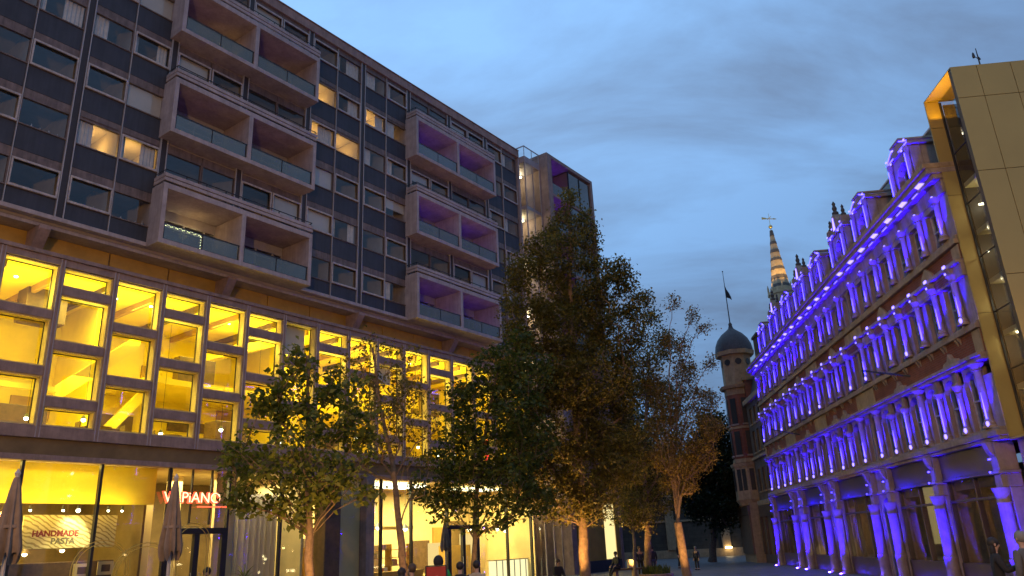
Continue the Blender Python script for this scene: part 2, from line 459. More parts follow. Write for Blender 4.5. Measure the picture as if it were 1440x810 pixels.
for bi in range(len(PIL) - 1):
    a, b = PIL[bi], PIL[bi + 1]
    mid = (a + b) / 2
    lg = in_loggia(a, b)
    for h in (0, 1):
        x0, x1 = (a + .17, mid - .015) if h == 0 else (mid + .015, b - .17)
        for k in range(6):
            if lg and k % 2 == 0: continue
            zb, zt = ZB[k], ZB[k] + 1.14
            code = CELL.get((bi, h, k)) or random.choice(['Pc', 'W', 'Pc', 'P', 'Wc'])
            if code == 'P' and random.random() < .5: code = 'Pc'
            if lg: code = ['W', 'P', 'P', 'W', 'Wb', 'P', 'P', 'Wd'][(bi * 2 + h + k * 3) % 8]
            # the window: transom board over the pane, jamb strips, and the white opening light when it has one
            mb = MB()
            mb.box(x0, x1, .06, .16, zt + .03, zt + .42)
            mb.box(x0, x1, .02, .16, zt - .02, zt + .03)
            mb.box(x0, x1, .0, .16, zb - .05, zb)
            mb.box(x0, x0 + .04, .02, .16, zb, zt - .02); mb.box(x1 - .04, x1, .02, .16, zb, zt - .02)
            if code[0] in 'LD': mb.box(x0 + .1, x1 - .1, .02, .05, zt + .12, zt + .15)
            w = L(mb, 'balcony_window' if lg else 'window', 'transom')
            pn = MB(); pn.poly([(x0 + .05, .09, zb), (x1 - .05, .09, zb), (x1 - .05, .09, zt - .02), (x0 + .05, .09, zt - .02)])
            L(pn, 'pane', 'glass', w)
            if code[0] in 'W' or code.startswith('Lw'):
                fm = MB(); t = .065
                fm.box(x0 + .02, x1 - .02, -.05, .018, zb - .03, zb + t); fm.box(x0 + .02, x1 - .02, -.05, .018, zt - t, zt + .02)
                fm.box(x0 + .02, x0 + .02 + t, -.05, .018, zb + t, zt - t); fm.box(x1 - .02 - t, x1 - .02, -.05, .018, zb + t, zt - t)
                L(fm, 'opening_frame', 'frame', w, bevel=.008)
            if 'c' in code:
                cm = MB(); f = random.uniform(.3, .6)
                if random.random() < .5: wavy(x0 + .06, x0 + (x1 - x0) * f, .24, zb - .2, zt + .1, cm)
                else:
                    wavy(x1 - (x1 - x0) * f, x1 - .06, .24, zb - .2, zt + .1, cm)
                    wavy(x0 + .06, x0 + .3, .24, zb - .2, zt + .1, cm)
                L(cm, 'curtain', 'curtain', w, smooth=True)
            if 'b' in code:
                cm = MB(); cm.box(x0 + .06, x1 - .06, .2, .22, zb - .05, zt + .1); L(cm, 'blind', 'blind', w)
            if 'd' in code:
                cm = MB(); cm.box(x0 + .06, x1 - .06, .2, .22, zb + .55, zt + .1); L(cm, 'blind', 'blind', w)
            if 's' in code:
                cm = MB()
                for q in range(5):
                    xx = x0 + .25 + q * (x1 - x0 - .5) / 4; hh = random.uniform(.1, .32)
                    cm.lathe(xx, .3, [(.03, zb + .0), (.055, zb + .05), (.05, zb + hh * .6), (.02, zb + hh * .75), (.02, zb + hh)], 8)
                L(cm, 'windowsill_jar', 'frame', w)
            if code[0] in 'LD':
                e = 40 if code[0] == 'L' else 5
                lamp('flat_lamp', 'POINT', e, (1., .56, .12), ((x0 + x1) / 2 + .2, 1.5, zb + .95), LB, .12)
                lm = MB(); lm.lathe((x0 + x1) / 2 + .25, 1.9, [(.03, zb + .55), (.17, zb + .3)], 10); lm.lathe((x0 + x1) / 2 + .25, 1.9, [(.015, zb - .4), (.015, zb + .29)], 6)
                if code[0] == 'L' and code != 'Lb': L(lm, 'lamp_shade', 'lampwarm', w)
# spandrel bands of navy panels, one run per storey and bay group
groups = [(3.54, 15.07), (23.0, 30.70), (38.80, 42.74)]
for k in range(7):
    for gi, (a, b) in enumerate(groups):
        z0 = 14.91 if k == 0 else ZB[k - 1] + 1.57
        z1 = ZB[k] - .06 if k < 6 else 30.41
        if k == 6: z0 = ZB[5] + 1.57
        if z1 - z0 < .05: continue
        mb = MB()
        for i in range(len(PIL) - 1):
            p, q = PIL[i], PIL[i + 1]; m_ = (p + q) / 2
            if q <= a + .1 or p >= b - .1: continue
            mb.box(p + .18, m_ - .02, .05, .15, z0, z1); mb.box(m_ + .02, q - .18, .05, .15, z0, z1)
        if mb.v: L(mb, 'spandrel_panel', 'panel', bevel=.006)
for i in range(len(PIL) - 1):
    p, q = PIL[i], PIL[i + 1]; m_ = (p + q) / 2
    if in_loggia(p, q): continue
    mb = MB(); mb.box(m_ - .014, m_ + .014, -.02, .14, 14.91, 30.40)
    L(mb, 'mullion', 'mull')

# projecting loggias with their balcony on top
for li, (a, b) in enumerate(LOG):
    for k in (0, 2, 4):
        z0 = 14.74 + 2.652 * k; z1 = z0 + 2.80
        mid = (a + b) / 2
        P_ = -.92
        lg = MB()
        lg.box(a, b, P_, .19, z0, z0 + .22)                      # floor
        lg.box(a, b, P_, .19, z1 - .26, z1)                      # ceiling
        lg.box(a, a + .20, P_, .19, z0 + .22, z1 - .26); lg.box(b - .20, b, P_, .19, z0 + .22, z1 - .26)
        lg.box(mid - .11, mid + .11, P_, 1.25, z0 + .22, z1 - .26)
        lg.box(a, mid - .115, .195, 1.25, z0, z0 + .2); lg.box(mid + .115, b, .195, 1.25, z0, z0 + .2)
        lg.box(a + .02, b - .02, .195, 1.25, z1 - .24, z1 - .02)
        lg.box(a + .02, a + .19, .195, 1.25, z0 + .21, z1 - .25); lg.box(b - .19, b - .02, .195, 1.25, z0 + .21, z1 - .25)
        lo = L(lg, 'loggia', 'concrete', bevel=.012)
        for j, (p, q) in enumerate(((a + .2, mid - .11), (mid + .11, b - .2))):
            bw = MB()
            bw.box(p, q, 1.26, 1.36, z1 - .70, z1 - .24); bw.box(p, q, 1.26, 1.36, z0 + .2, z0 + .32)
            for f in (0, .28, .56, .84, .985):
                x = p + (q - p) * f; bw.box(x, x + .055, 1.25, 1.34, z0 + .32, z1 - .7)
            bw.box(p, q, 1.255, 1.345, z0 + 1.75, z0 + 1.82)
            L(bw, 'back_window_frame', 'mull', lo)
            bw = MB(); bw.poly([(p, 1.32, z0 + .3), (q, 1.32, z0 + .3), (q, 1.32, z1 - .6), (p, 1.32, z1 - .6)])
            L(bw, 'back_pane', 'glass', lo)
            gl = MB(); n3 = 2
            for t in range(n3):
                u0 = p + .05 + (q - p - .1) * t / n3; u1 = p + .05 + (q - p - .1) * (t + 1) / n3 - .04
                gl.box(u0, u1, P_ + .06, P_ + .075, z0 + .26, z0 + .92)
            L(gl, 'balustrade_glass', 'rail_glass', lo)
            ra = MB(); ra.box(p, q, P_ + .04, P_ + .1, z0 + .93, z0 + .97); ra.box(p, q, P_ + .05, P_ + .09, z0 + .222, z0 + .25)
            for u in (p + .03, (p + q) / 2 - .015, q - .05): ra.box(u, u + .025, P_ + .05, P_ + .09, z0 + .25, z0 + .93)
            L(ra, 'handrail', 'black', lo)
            if li == 1:  # added fitting and lamp that give the loggia its violet glow
                ld = MB(); ld.box((p + q) / 2 - .5, (p + q) / 2 + .5, .5, .56, z0 + .23, z0 + .27)
                L(ld, 'balcony_fill_strip', 'purple_fill', lo)
                lamp('balcony_fill', 'AREA', 3.2, (.34, .02, 1.), ((p + q) / 2, .3, z0 + .35), LB, 2.6, .5, (R(180), 0, 0))
            if li == 0: lamp('balcony_fill', 'AREA', .9, (.5, .02, .8), ((p + q) / 2 - .5, .3, z0 + .35), LB, 1.8, .4, (R(180), 0, 0))  # added purple fill, no fitting modelled here
            if li == 0 and k == 4:
                lamp('loggia_lamp', 'POINT', 3 if j == 0 else 1, (1., .6, .15), (q - .5, 1.0, z0 + 1.55), LB, .06)
            if li == 0 and k == 0 and j == 0:
                fl = MB()
                for t in range(24):
                    x = p + 1.0 + 1.9 * t / 23; fl.ball((x, 1.18, z0 + 1.88 - .09 * math.sin(t * .9) ** 2), .022, 6, 4)
                for t in range(5): fl.ball((p + 2.93, 1.18, z0 + 1.75 - .14 * t), .02, 6, 4)
                for t in range(7): fl.ball((p + .62, 1.18, z0 + 1.55 - .16 * t), .018, 6, 4)
                L(fl, 'fairy_light_string', 'lampwarm', lo)
                lamp('fairy_glow', 'POINT', 4, (1., .6, .15), (p + 2.4, .8, z0 + 1.9), LB, .2)
        # parapet of the balcony on the roof of the loggia
        pz = z1
        ub = MB()
        ub.box(a, b, P_, P_ + .08, pz + .10, pz + .26); ub.box(a, b, P_ - .02, P_ + .06, pz + .29, pz + .46)
        ub.box(a, a + .08, P_ + .085, .0, pz + .10, pz + .26); ub.box(a, a + .08, P_ + .065, .0, pz + .29, pz + .46)
        ub.box(b - .08, b, P_ + .085, .0, pz + .10, pz + .26); ub.box(b - .08, b, P_ + .065, .0, pz + .29, pz + .46)
        uo = L(ub, 'balcony_parapet', 'concrete', bevel=.01)
        rl = MB()
        rl.tube([(a + .04, 0, pz + .62), (a + .04, P_ + .04, pz + .62), (b - .04, P_ + .04, pz + .62), (b - .04, 0, pz + .62)], .022, 6)
        for t in range(9):
            x = a + .06 + (b - a - .12) * t / 8; rl.box(x - .02, x + .02, P_ + .09, P_ + .12, pz + .005, pz + .62)
        L(rl, 'handrail', 'black', uo)

# ------------------------------------------------------------------ glazed stair and end block beyond the tower
mb = MB()
mb.box(43.05, 45.1, -.5, 6, 30.02, 30.55); mb.box(43.05, 45.1, -.45, 6, 26.1, 26.35); mb.box(43.05, 45.1, -.45, 6, 22.2, 22.45)
for z in (18.3, 14.4, 10.4, 6.4): mb.box(43.05, 45.1, -.45, 6, z, z + .25)
for x in (43.05, 44.05, 45.02): mb.box(x, x + .07, -.5, -.43, 0, 30.0)
each(mb, 'stair_slab', M['concrete'], LB, bevel=.01)
mb = MB()
mb.poly([(43.08, -.47, 0), (45.1, -.47, 0), (45.1, -.47, 30.0), (43.08, -.47, 30.0)])
mb.poly([(43.06, -.47, 0), (43.06, 0, 0), (43.06, 0, 30.0), (43.06, -.47, 30.0)])
mb.poly([(43.08, -.49, 30.6), (45.1, -.49, 30.6), (45.1, -.49, 31.35), (43.08, -.49, 31.35)])
mb.poly([(43.06, -.49, 30.6), (43.06, 1, 30.6), (43.06, 1, 31.35), (43.06, -.49, 31.35)])
L(mb, 'stair_glazing', 'glass')
mb = MB(); mb.box(43.02, 45.1, -.52, -.46, 31.35, 31.42); mb.box(43.02, 43.09, -.455, 1, 31.35, 31.42)
for x in (43.03, 44.05, 45.0): mb.box(x, x + .04, -.51, -.47, 30.56, 31.345)
L(mb, 'stair_rail', 'mull')
mb = MB(); mb.box(43.05, 45.1, 3.0, 3.1, 0, 30.0); L(mb, 'stair_wall', 'pale')
for z, e in ((29.7, 14), (25.9, 30), (22.0, 60), (18.1, 80), (14.2, 80), (10.2, 80), (6.2, 80)):
    lm = MB(); lm.box(43.5, 44.7, 1.0, 1.3, z + .05, z + .12); L(lm, 'stair_light', 'lampwhite')
    lamp('stair_lamp', 'POINT', e, (1., .86, .42), (44.1, .9, z - .1), LB, .2)
mb = MB()
BZ = [31.1, 28.0, 24.9, 21.8, 18.7, 15.6]
mb.box(45.1, 45.72, -1.25, 8, 0, 31.12)
mb.box(51.72, 52.06, -1.25, 8, 0, 31.12)
mb.box(45.1, 52.06, -1.25, 8, 31.125, 31.42)
for z in BZ[1:]: mb.box(45.725, 51.715, -1.2, 8, z - .15, z + .10)
mb.box(45.73, 51.71, 1.4, 1.6, 5.5, 31.1)
mb.box(45.73, 51.71, -1.2, 8, 5.3, 5.55)
each(mb, 'end_block', M['concrete_dk'], LB, bevel=.015)
for z in BZ[:-1]:
    mb = MB(); mb.poly([(48.4, -1.1, z - 2.9), (51.7, -1.1, z - 2.9), (51.7, -1.1, z - .2), (48.4, -1.1, z - .2)]); L(mb, 'end_block_glazing', M['glass_dark'])
    mb = MB(); mb.box(45.75, 48.34, -1.12, -1.1, z - 2.98, z - 2.05); L(mb, 'end_block_rail', 'rail_glass')
    mb = MB(); mb.box(48.33, 48.39, -1.15, -1.05, z - 3.0, z - .16); mb.box(50.0, 50.05, -1.15, -1.05, z - 3.0, z - .16); each(mb, 'end_block_mullion', M['black'], LB)
    mb = MB(); mb.box(46.3, 47.9, .8, .86, z - 2.95, z - 2.9); L(mb, 'balcony_fill_strip', 'purple_fill')  # added fitting, with the fill lamp below, for the violet balcony glow
    lamp('balcony_fill', 'AREA', 26, (.14, .02, 1.), (47.0, .2, z - 2.8), LB, 2.2, .5, (R(180), 0, 0))
    mb = MB(); mb.box(48.36, 48.42, -1.0, 1.39, z - 2.98, z - .16); L(mb, 'end_block_screen', 'brownwall')

# ------------------------------------------------------------------ podium with the staggered window grid
GP = [1.46 + 2.073 * i for i in range(21)]     # posts
GE = GP[-1] + .2
mb = MB()
for p in GP: mb.box(p - .1, p + .1, -.02, .42, 6.86, 13.02)
mb.box(GP[0] - .1, GE, -.02, .42, 13.025, 13.30); mb.box(GP[0] - .1, GE, -.10, .5, 13.305, 13.46)
mb.box(GP[0] - .1, GE, -.03, .42, 6.45, 6.855)
L(mb, 'podium_grid', 'concrete_dk', bevel=.012)
for p in GP:      # slim raised joints over the posts
    mb = MB(); mb.box(p - .085, p - .045, -.045, -.021, 6.46, 13.30); mb.box(p + .045, p + .085, -.045, -.021, 6.46, 13.30); L(mb, 'post_joint', 'concrete')
RA = [(11.20, 13.0), (9.05, 10.87), (6.90, 8.70)]
RB = [(12.25, 13.0), (10.10, 11.90), (7.97, 9.75), (6.90, 7.60)]
M['reveal'] = mat('reveal', (.60, .47, .20), .7, noise=.15, nscale=3)
for i in range(len(GP) - 1):
    x0, x1 = GP[i] + .1, GP[i + 1] - .1
    rows = RA if i % 2 == 0 else RB
    # beams between the openings of this column
    zs = [6.86] + [z for r in sorted(rows) for z in r] + [13.02]
    bm = MB()
    for j in range(0, len(zs), 2):
        if zs[j + 1] - zs[j] > .02: bm.box(x0 + .002, x1 - .002, .0, .40, zs[j], zs[j + 1])
    each(bm, 'podium_beam', M['concrete_dk'], LB, bevel=.01)
    for z0, z1 in rows:
        w = MB(); t = .05
        w.box(x0 + .003, x1 - .003, .05, .45, z1 - t, z1 - .003); w.box(x0 + .003, x1 - .003, .05, .45, z0 + .003, z0 + t)
        w.box(x0 + .003, x0 + t, .05, .45, z0 + t, z1 - t); w.box(x1 - t, x1 - .003, .05, .45, z0 + t, z1 - t)
        wo = L(w, 'grid_window', 'reveal')
        fr = MB(); fr.box(x0 + t, x0 + t + .03, .41, .46, z0 + t, z1 - t); fr.box(x1 - t - .03, x1 - t, .41, .46, z0 + t, z1 - t); fr.box(x0 + t + .03, x1 - t - .03, .41, .46, z1 - t - .03, z1 - t)
        L(fr, 'glazing_frame', 'black', wo)
        pn = MB(); pn.poly([(x0 + t, .44, z0 + t), (x1 - t, .44, z0 + t), (x1 - t, .44, z1 - t), (x0 + t, .44, z1 - t)]); L(pn, 'pane', 'glass', wo)
# the clerestory strip set back under the tower, its brackets and wash lights
for i in range(16):
    a = 3.5 + 2.62 * i
    mb = MB(); mb.box(a + .03, a + 2.59, 1.0, 1.08, 13.42, 14.45); L(mb, 'clerestory_panel', 'ochre', bevel=.01)
mb = MB(); mb.box(GP[0], GE, .42, 1.7, 13.20, 13.30); mb.box(GP[0], GE, 1.10, 1.3, 13.31, 14.45); L(mb, 'podium_roof', 'concrete_dk')
for x in (2.9, 10.75, 18.9, 26.9, 34.8):
    mb = MB(); mb.extrude([(x, .5, 13.47), (x, .98, 13.47), (x, .98, 14.44), (x, -.1, 14.44), (x, -.1, 14.3)], (.42, 0, 0)); L(mb, 'soffit_bracket', 'concrete_dk', bevel=.01)
for x in (5.5, 9.0, 13, 16.5, 20.5, 24, 28, 31.5, 36, 39.5):
    lamp('clerestory_wash', 'AREA', .7, (1., .58, .10), (x, .72, 13.34), LB, 3.0, .06, (R(180), 0, 0))
# fascia over the shops
mb = MB(); mb.box(0, GE, .12, .42, 5.87, 6.445); L(mb, 'fascia', 'brownwall')
mb = MB(); mb.box(0, GE, .0, .42, 5.66, 5.865); L(mb, 'fascia_trim', 'concrete_dk', bevel=.01)

# ------------------------------------------------------------------ podium interior
mb = MB()
mb.box(1.0, GE, 6.9, 7.0, 6.5, 13.1); mb.box(1.0, 1.1, .5, 6.9, 6.5, 13.1); mb.box(GE - .1, GE, .45, 6.9, 6.5, 13.1)
mb.box(14.9, 15.1, 3.5, 6.89, 6.5, 13.1); mb.box(24.5, 24.7, 3.0, 6.89, 6.5, 13.1)
L(mb, 'dining_wall', 'yellow_wall')
mb = MB(); mb.box(1.0, GE, .46, 6.9, 13.10, 13.19); L(mb, 'dining_ceiling', 'yellow_wall')
mb = MB(); mb.box(1.0, GE, .43, 7.0, 6.25, 6.44); L(mb, 'dining_floor', 'pale')
mb = MB()
mb.box(1.2, 10.6, 2.6, 6.88, 9.62, 9.92); mb.box(17.2, 24.4, 2.9, 6.88, 9.72, 9.98); mb.box(28.5, 41, 2.4, 6.88, 9.62, 9.92)
mb.box(10.8, 13.2, 2.2, 2.4, 8.6, 8.8); 
each(mb, 'gallery_floor', M['yellow_wall'], LB)
mb = MB()
mb.extrude([(13.2, 2.4, 8.2), (16.4, 2.4, 11.0), (16.4, 2.4, 11.7), (13.2, 2.4, 8.9)], (0, .15, 0))
mb.extrude([(15.6, 4.0, 6.5), (18.2, 4.0, 9.7), (18.2, 4.0, 10.4), (15.6, 4.0, 7.2)], (0, .15, 0))
mb.extrude([(20.6, 3.0, 11.4), (24.0, 3.0, 12.6), (24.0, 3.0, 13.0), (20.6, 3.0, 11.9)], (0, 2.0, 0))
each(mb, 'staircase', M['yellow_wall'], LB)
mb = MB()
mb.box(12.0, 13.6, 3.4, 4.4, 11.7, 13.09); mb.box(11.3, 13.7, 4.0, 5.0, 6.46, 8.3); mb.box(18.7, 20.6, 3.1, 3.6, 9.985, 11.2); mb.box(7.8, 9.4, 2.2, 2.4, 6.9, 8.9)
mb.box(14.3, 15.8, 1.9, 3.0, 6.46, 7.35); mb.box(4, 7, 1.6, 2.4, 6.46, 7.2); mb.box(20.3, 22.0, 2.2, 3.2, 6.46, 8.2); mb.box(26.4, 27.9, 1.8, 2.8, 6.46, 8.3)
mb.box(16.7, 17.0, 2.0, 2.3, 6.46, 13.09)
each(mb, 'dining_fitting', M['wood'], LB, bevel=.03)
pm = {'wood': [], 'ochre': [], 'pale': [], 'brownwall': [], 'glowpanel': []}
x = 1.6
while x < 41.5:
    w_ = random.choice([.7, 1.1, 1.6, 2.3]); z0 = random.choice([6.5, 7.4, 8.3, 9.99, 10.5]); h_ = random.choice([.5, .9, 1.4, 2.2])
    k_ = random.choice(['wood', 'ochre', 'pale', 'brownwall', 'brownwall', 'ochre', 'wood', 'glowpanel'])
    if k_ == 'glowpanel': h_ = .12
    pm[k_].append((x, x + w_ * .9, z0, min(12.9, z0 + h_))); x += w_ * random.uniform(.7, 1.25)
for k_, bs in pm.items():
    for i, (a, b, z0, z1) in enumerate(bs):
        mb = MB(); yy = 6.78 + .012 * (i % 4); mb.box(a, b, yy, 6.895, z0, z1); L(mb, 'wall_panel', k_)
for i in range(20):
    x = 2.0 + 2.02 * i; mb = MB(); mb.box(x, x + .16, .9, 6.88, 12.82, 13.095); L(mb, 'ceiling_beam', 'ochre' if i % 2 else 'wood')
for i in range(10):
    x = 1.9 + 4.0 * i + .7 * (i % 2); y = 1.2 + .5 * (i % 3)
    mb = MB(); mb.lathe(x, y, [(.3, 6.445), (.05, 6.5), (.04, 7.15), (.42, 7.17), (.42, 7.21)], 16); L(mb, 'dining_table', 'wood')
    for dx_ in (-.7, .7):
        mb = MB(); mb.box(x + dx_ - .2, x + dx_ + .2, y - .2, y + .2, 6.86, 6.91); mb.box(x + dx_ * 1.27 - .02, x + dx_ * 1.27 + .02, y - .2, y + .2, 6.912, 7.35)
        for qx in (-.18, .14):
            for qy in (-.18, .14): mb.box(x + dx_ + qx, x + dx_ + qx + .04, y + qy, y + qy + .04, 6.445, 6.859)
        L(mb, 'dining_chair', 'brownwall')
for a, b, z0, z1 in ((6.0, 7.5, 12.2, 13.0), (22.3, 23.9, 11.5, 13.0), (28.55, 30.0, 10.9, 11.9)):
    mb = MB(); mb.box(a, b, .62, .64, z0, z1); L(mb, 'roller_blind', 'blind')
for i in range(14):
    x = 11.9 + 1.9 * i + .5 * (i % 3); y = 1.3 + .8 * (i % 2); z = 7.35 + .28 * (i % 3)
    pl = MB(); pl.tube([(x, y, 13.1 if i % 4 else 9.6), (x, y, z + .14)], .008, 5); pl.lathe(x, y, [(.035, z + .15), (.12, z)], 12)
    po = L(pl, 'pendant_lamp', 'black')
    bl = MB(); bl.ball((x, y, z - .03), .085, 10, 6); L(bl, 'bulb', 'lampwhite', po)
for i in range(7):
    x = 4.0 + 5.6 * i
    for dx_ in (-1.6, 0, 1.6):
        lm = MB(); lm.lathe(x + dx_, 2.6, [(.07, 13.06), (.07, 13.095)], 10); L(lm, 'ceiling_light', 'lampwhite')
    lamp('dining_lamp', 'AREA', 330, (1., .83, .12), (x, 2.2, 12.85), LB, 4.6, 1.6)
    lamp('dining_uplight', 'AREA', 170, (1., .83, .12), (x, 1.2, 11.0), LB, 4.6, .8, (R(180), 0, 0))
    lamp('gallery_lamp', 'AREA', 150, (1., .83, .12), (x, 2.0, 9.4), LB, 4.0, 1.2)

mb = MB(); mb.box(38.95, 39.35, 1.0, 1.04, 7.3, 8.6); mb.box(39.45, 39.6, 1.0, 1.04, 7.9, 8.5); L(mb, 'red_light_panel', emission('red_panel_glow', (1., .05, .04), 1.2))
# ------------------------------------------------------------------ shops on the ground floor
for x in (4.7, 8.3, 11.6, 14.36, 17.15, 19.9, 22.66, 28.95, 31.2, 34.15, 36.9, 39.8, 42.4):
    mb = MB(); mb.box(x - .05, x + .05, .10, .28, 0, 5.655); L(mb, 'shop_mullion', 'black')
for x in (18.15, 19.05): 
    mb = MB(); mb.box(x - .025, x + .025, .14, .24, 3.42, 5.655); L(mb, 'shop_mullion', 'black')
gx = [1.2, 4.7, 8.3, 11.6, 14.36, 17.15, 19.9, 22.66, 25.0, 28.95, 31.2, 34.15, 36.9, 39.8, 42.4]
for a, b in zip(gx[:-1], gx[1:]):
    z0 = 3.3 if a in (17.15, 34.15) else .05
    mb = MB(); mb.poly([(a + .05, .19, z0), (b - .05, .19, z0), (b - .05, .19, 5.65), (a + .05, .19, 5.65)]); L(mb, 'shop_glass', 'glass')
mb = MB(); mb.box(24.85, 25.80, -.35, .5, 0, 5.65); L(mb, 'shop_column', 'wood', bevel=.05)
mb = MB(); mb.box(27.55, 28.12, -.25, .4, 0, 5.65); L(mb, 'shop_column', 'concrete_dk', bevel=.04)
mb = MB(); mb.box(25.95, 27.5, .2, .3, 0, 5.65); L(mb, 'shop_pier', 'pale')
for a, b, nm in ((17.2, 19.85, 'entrance_door'), (34.2, 36.85, 'entrance_door')):
    mb = MB()
    mb.box(a, b, .06, .30, 3.05, 3.29); m3 = (a + b) / 2
    for x in (a, m3 - .12, b - .18): mb.box(x, x + .18 + (.06 if x == m3 - .12 else 0), .08, .28, .02, 3.045)
    mb.box(a + .18, m3 - .12, .1, .26, .02, .25); mb.box(m3 + .12, b - .18, .1, .26, .02, .25)
    do = L(mb, nm, 'black', bevel=.01)
    mb = MB()
    mb.poly([(a + .18, .17, .25), (m3 - .12, .17, .25), (m3 - .12, .17, 3.04), (a + .18, .17, 3.04)])
    mb.poly([(m3 + .12, .17, .25), (b - .18, .17, .25), (b - .18, .17, 3.04), (m3 + .12, .17, 3.04)])
    L(mb, 'door_glass', 'glass', do)
    mb = MB()
    for x in (m3 - .2, m3 + .18): mb.tube([(x, .05, .9), (x, .02, .95), (x, .02, 1.5), (x, .05, 1.55)], .015, 6)
    L(mb, 'handle', 'mull', do)
# interior shells
mb = MB(); mb.box(0, GE, .3, 7.9, 5.70, 5.85); L(mb, 'shop_ceiling', 'pale')
mb = MB(); mb.box(0, 24.0, 7.0, 7.1, 0.02, 5.69); mb.box(17.0, 17.1, 1.7, 6.98, 0.02, 5.69); L(mb, 'restaurant_wall', 'brownwall')
mb = MB(); mb.box(24.2, GE, 6.0, 6.1, 0.02, 5.69); mb.box(24.05, 24.18, .4, 7.0, 0.02, 5.69); mb.box(GE - .1, GE, .4, 6, .02, 5.69); L(mb, 'shop_wall', 'pale')
mb = MB(); mb.box(0, GE, .3, 7.9, .004, .02); L(mb, 'shop_floor', 'wood')
mb = MB(); mb.box(0, 17.0, .95, 1.1, 4.25, 5.69); L(mb, 'bulkhead', 'yellow_wall')
mb = MB(); mb.box(20.2, 21.2, 1.6, 1.8, .02, 5.69); mb.box(17.3, 17.9, 2.6, 2.7, .02, 5.69); mb.box(18.8, 19.5, 3.2, 3.3, .02, 5.69); each(mb, 'lobby_wall', M['pale'], LB)
mb = MB(); wavy(21.0, 24.0, 2.2, .1, 4.9, mb, .3, .06); L(mb, 'sheer_curtain', 'blind', smooth=True)
for i in range(9):
    x = 9.2 + .85 * i + .3 * (i % 2); sp_ = MB(); sp_.lathe(x, 1.5, [(.05, 4.22), (.06, 4.06)], 8); so = L(sp_, 'spotlight', 'black')
    b_ = MB(); b_.ball((x, 1.5, 4.04), .05 if i % 3 else .08, 8, 5); L(b_, 'bulb', 'lampwhite', so)
# pasta poster on the rear wall of the restaurant
mb = MB(); mb.box(12.75, 16.25, 2.30, 2.36, 2.70, 3.92)
def poster_mat():
    m = mat('pasta_poster', (.8, .66, .25), .5)
    n = m.node_tree.nodes; l = m.node_tree.links; b = n['Principled BSDF']
    tc = n.new('ShaderNodeTexCoord'); wv = n.new('ShaderNodeTexWave'); mp = n.new('ShaderNodeMapping')
    mp.inputs['Rotation'].default_value = (0, R(62), 0); mp.inputs['Scale'].default_value = (1, 1, 1)
    wv.inputs['Scale'].default_value = 2.2; wv.inputs['Distortion'].default_value = 9; wv.inputs['Detail'].default_value = 3; wv.inputs['Detail Scale'].default_value = .7
    l.new(tc.outputs['Object'], mp.inputs[0]); l.new(mp.outputs[0], wv.inputs[0])
    rp = n.new('ShaderNodeValToRGB'); rp.color_ramp.elements[0].position = .12; rp.color_ramp.elements[0].color = (.42, .33, .11, 1); rp.color_ramp.elements[1].position = .42; rp.color_ramp.elements[1].color = (.85, .74, .36, 1)
    l.new(wv.outputs['Fac'], rp.inputs[0]); l.new(rp.outputs[0], b.inputs['Base Color'])
    return m
po = L(mb, 'wall_poster', poster_mat())
inkr = mat('red_ink', (.25, .02, .02), .6); inkg = mat('grey_ink', (.16, .14, .08), .6)
text('HANDMADE', .30, inkr, po, (13.1, 2.292, 3.14), (R(90), 0, 0), .004, bold=.012)
text('PASTA', .30, inkg, po, (13.8, 2.292, 2.86), (R(90), 0, 0), .004, bold=.012)
lamp('poster_spot', 'SPOT', 260, (1., .86, .45), (14.4, 1.35, 4.15), LB, .08, rot=(R(40), 0, 0), spot=R(70))
# restaurant fittings
mb = MB(); mb.box(7.5, 16.0, 2.0, 2.8, .02, 1.15); mb.box(7.5, 16.2, 2.1, 2.27, 1.16, 2.2); each(mb, 'service_counter', M['wood'], LB, bevel=.03)
for x, z in ((14.6, 1.6), (15.5, 1.65)):
    mb = MB(); mb.box(x, x + .62, 1.9, 1.95, z, z + .5); fo = L(mb, 'picture_frame', 'pale')
    mb = MB(); mb.box(x + .14, x + .48, 1.885, 1.898, z + .12, z + .38); L(mb, 'picture', 'wood', fo)
mb = MB()
for k in range(3): mb.box(7.6, 12.6, 6.6, 6.98, 1.5 + .55 * k, 1.54 + .55 * k)
L(mb, 'bottle_shelf', 'wood')
mb = MB()
for k in range(60):
    x = 7.7 + .081 * k; z = 1.545 + .55 * (k % 3); h_ = random.uniform(.2, .36); mb.lathe(x, 6.75, [(.035, z), (.035, z + h_ * .6), (.012, z + h_ * .75), (.012, z + h_)], 6)
tag(L(mb, 'shelf_bottles', 'frame'), kind='stuff')
for i in range(6):
    x = 8.0 + 1.35 * i; y = 3.4; z = 2.55 + .1 * (i % 2)
    pl = MB(); pl.tube([(x, y, 5.69), (x, y, z + .2)], .01, 5); pl.lathe(x, y, [(.05, z + .22), (.20, z)], 14); po_ = L(pl, 'pendant_lamp', 'wood')
    bl = MB(); bl.ball((x, y, z - .01), .09, 10, 6); L(bl, 'bulb', 'lampwarm', po_)
# sign over the door
text('VAPiANO', .60, M['neon_red'], LB, (16.80, -.02, 4.28), (R(90), 0, 0), .03, name='sign_lettering', bold=.022)
text('VAPiANO', .60, M['neon_pale'], LB, (16.82, -.06, 4.29), (R(90), 0, 0), .008, name='sign_lettering', bold=-.008)
mb = MB(); mb.box(18.35, 19.75, -.04, 0, 4.10, 4.15); L(mb, 'sign_underline', 'neon_red')
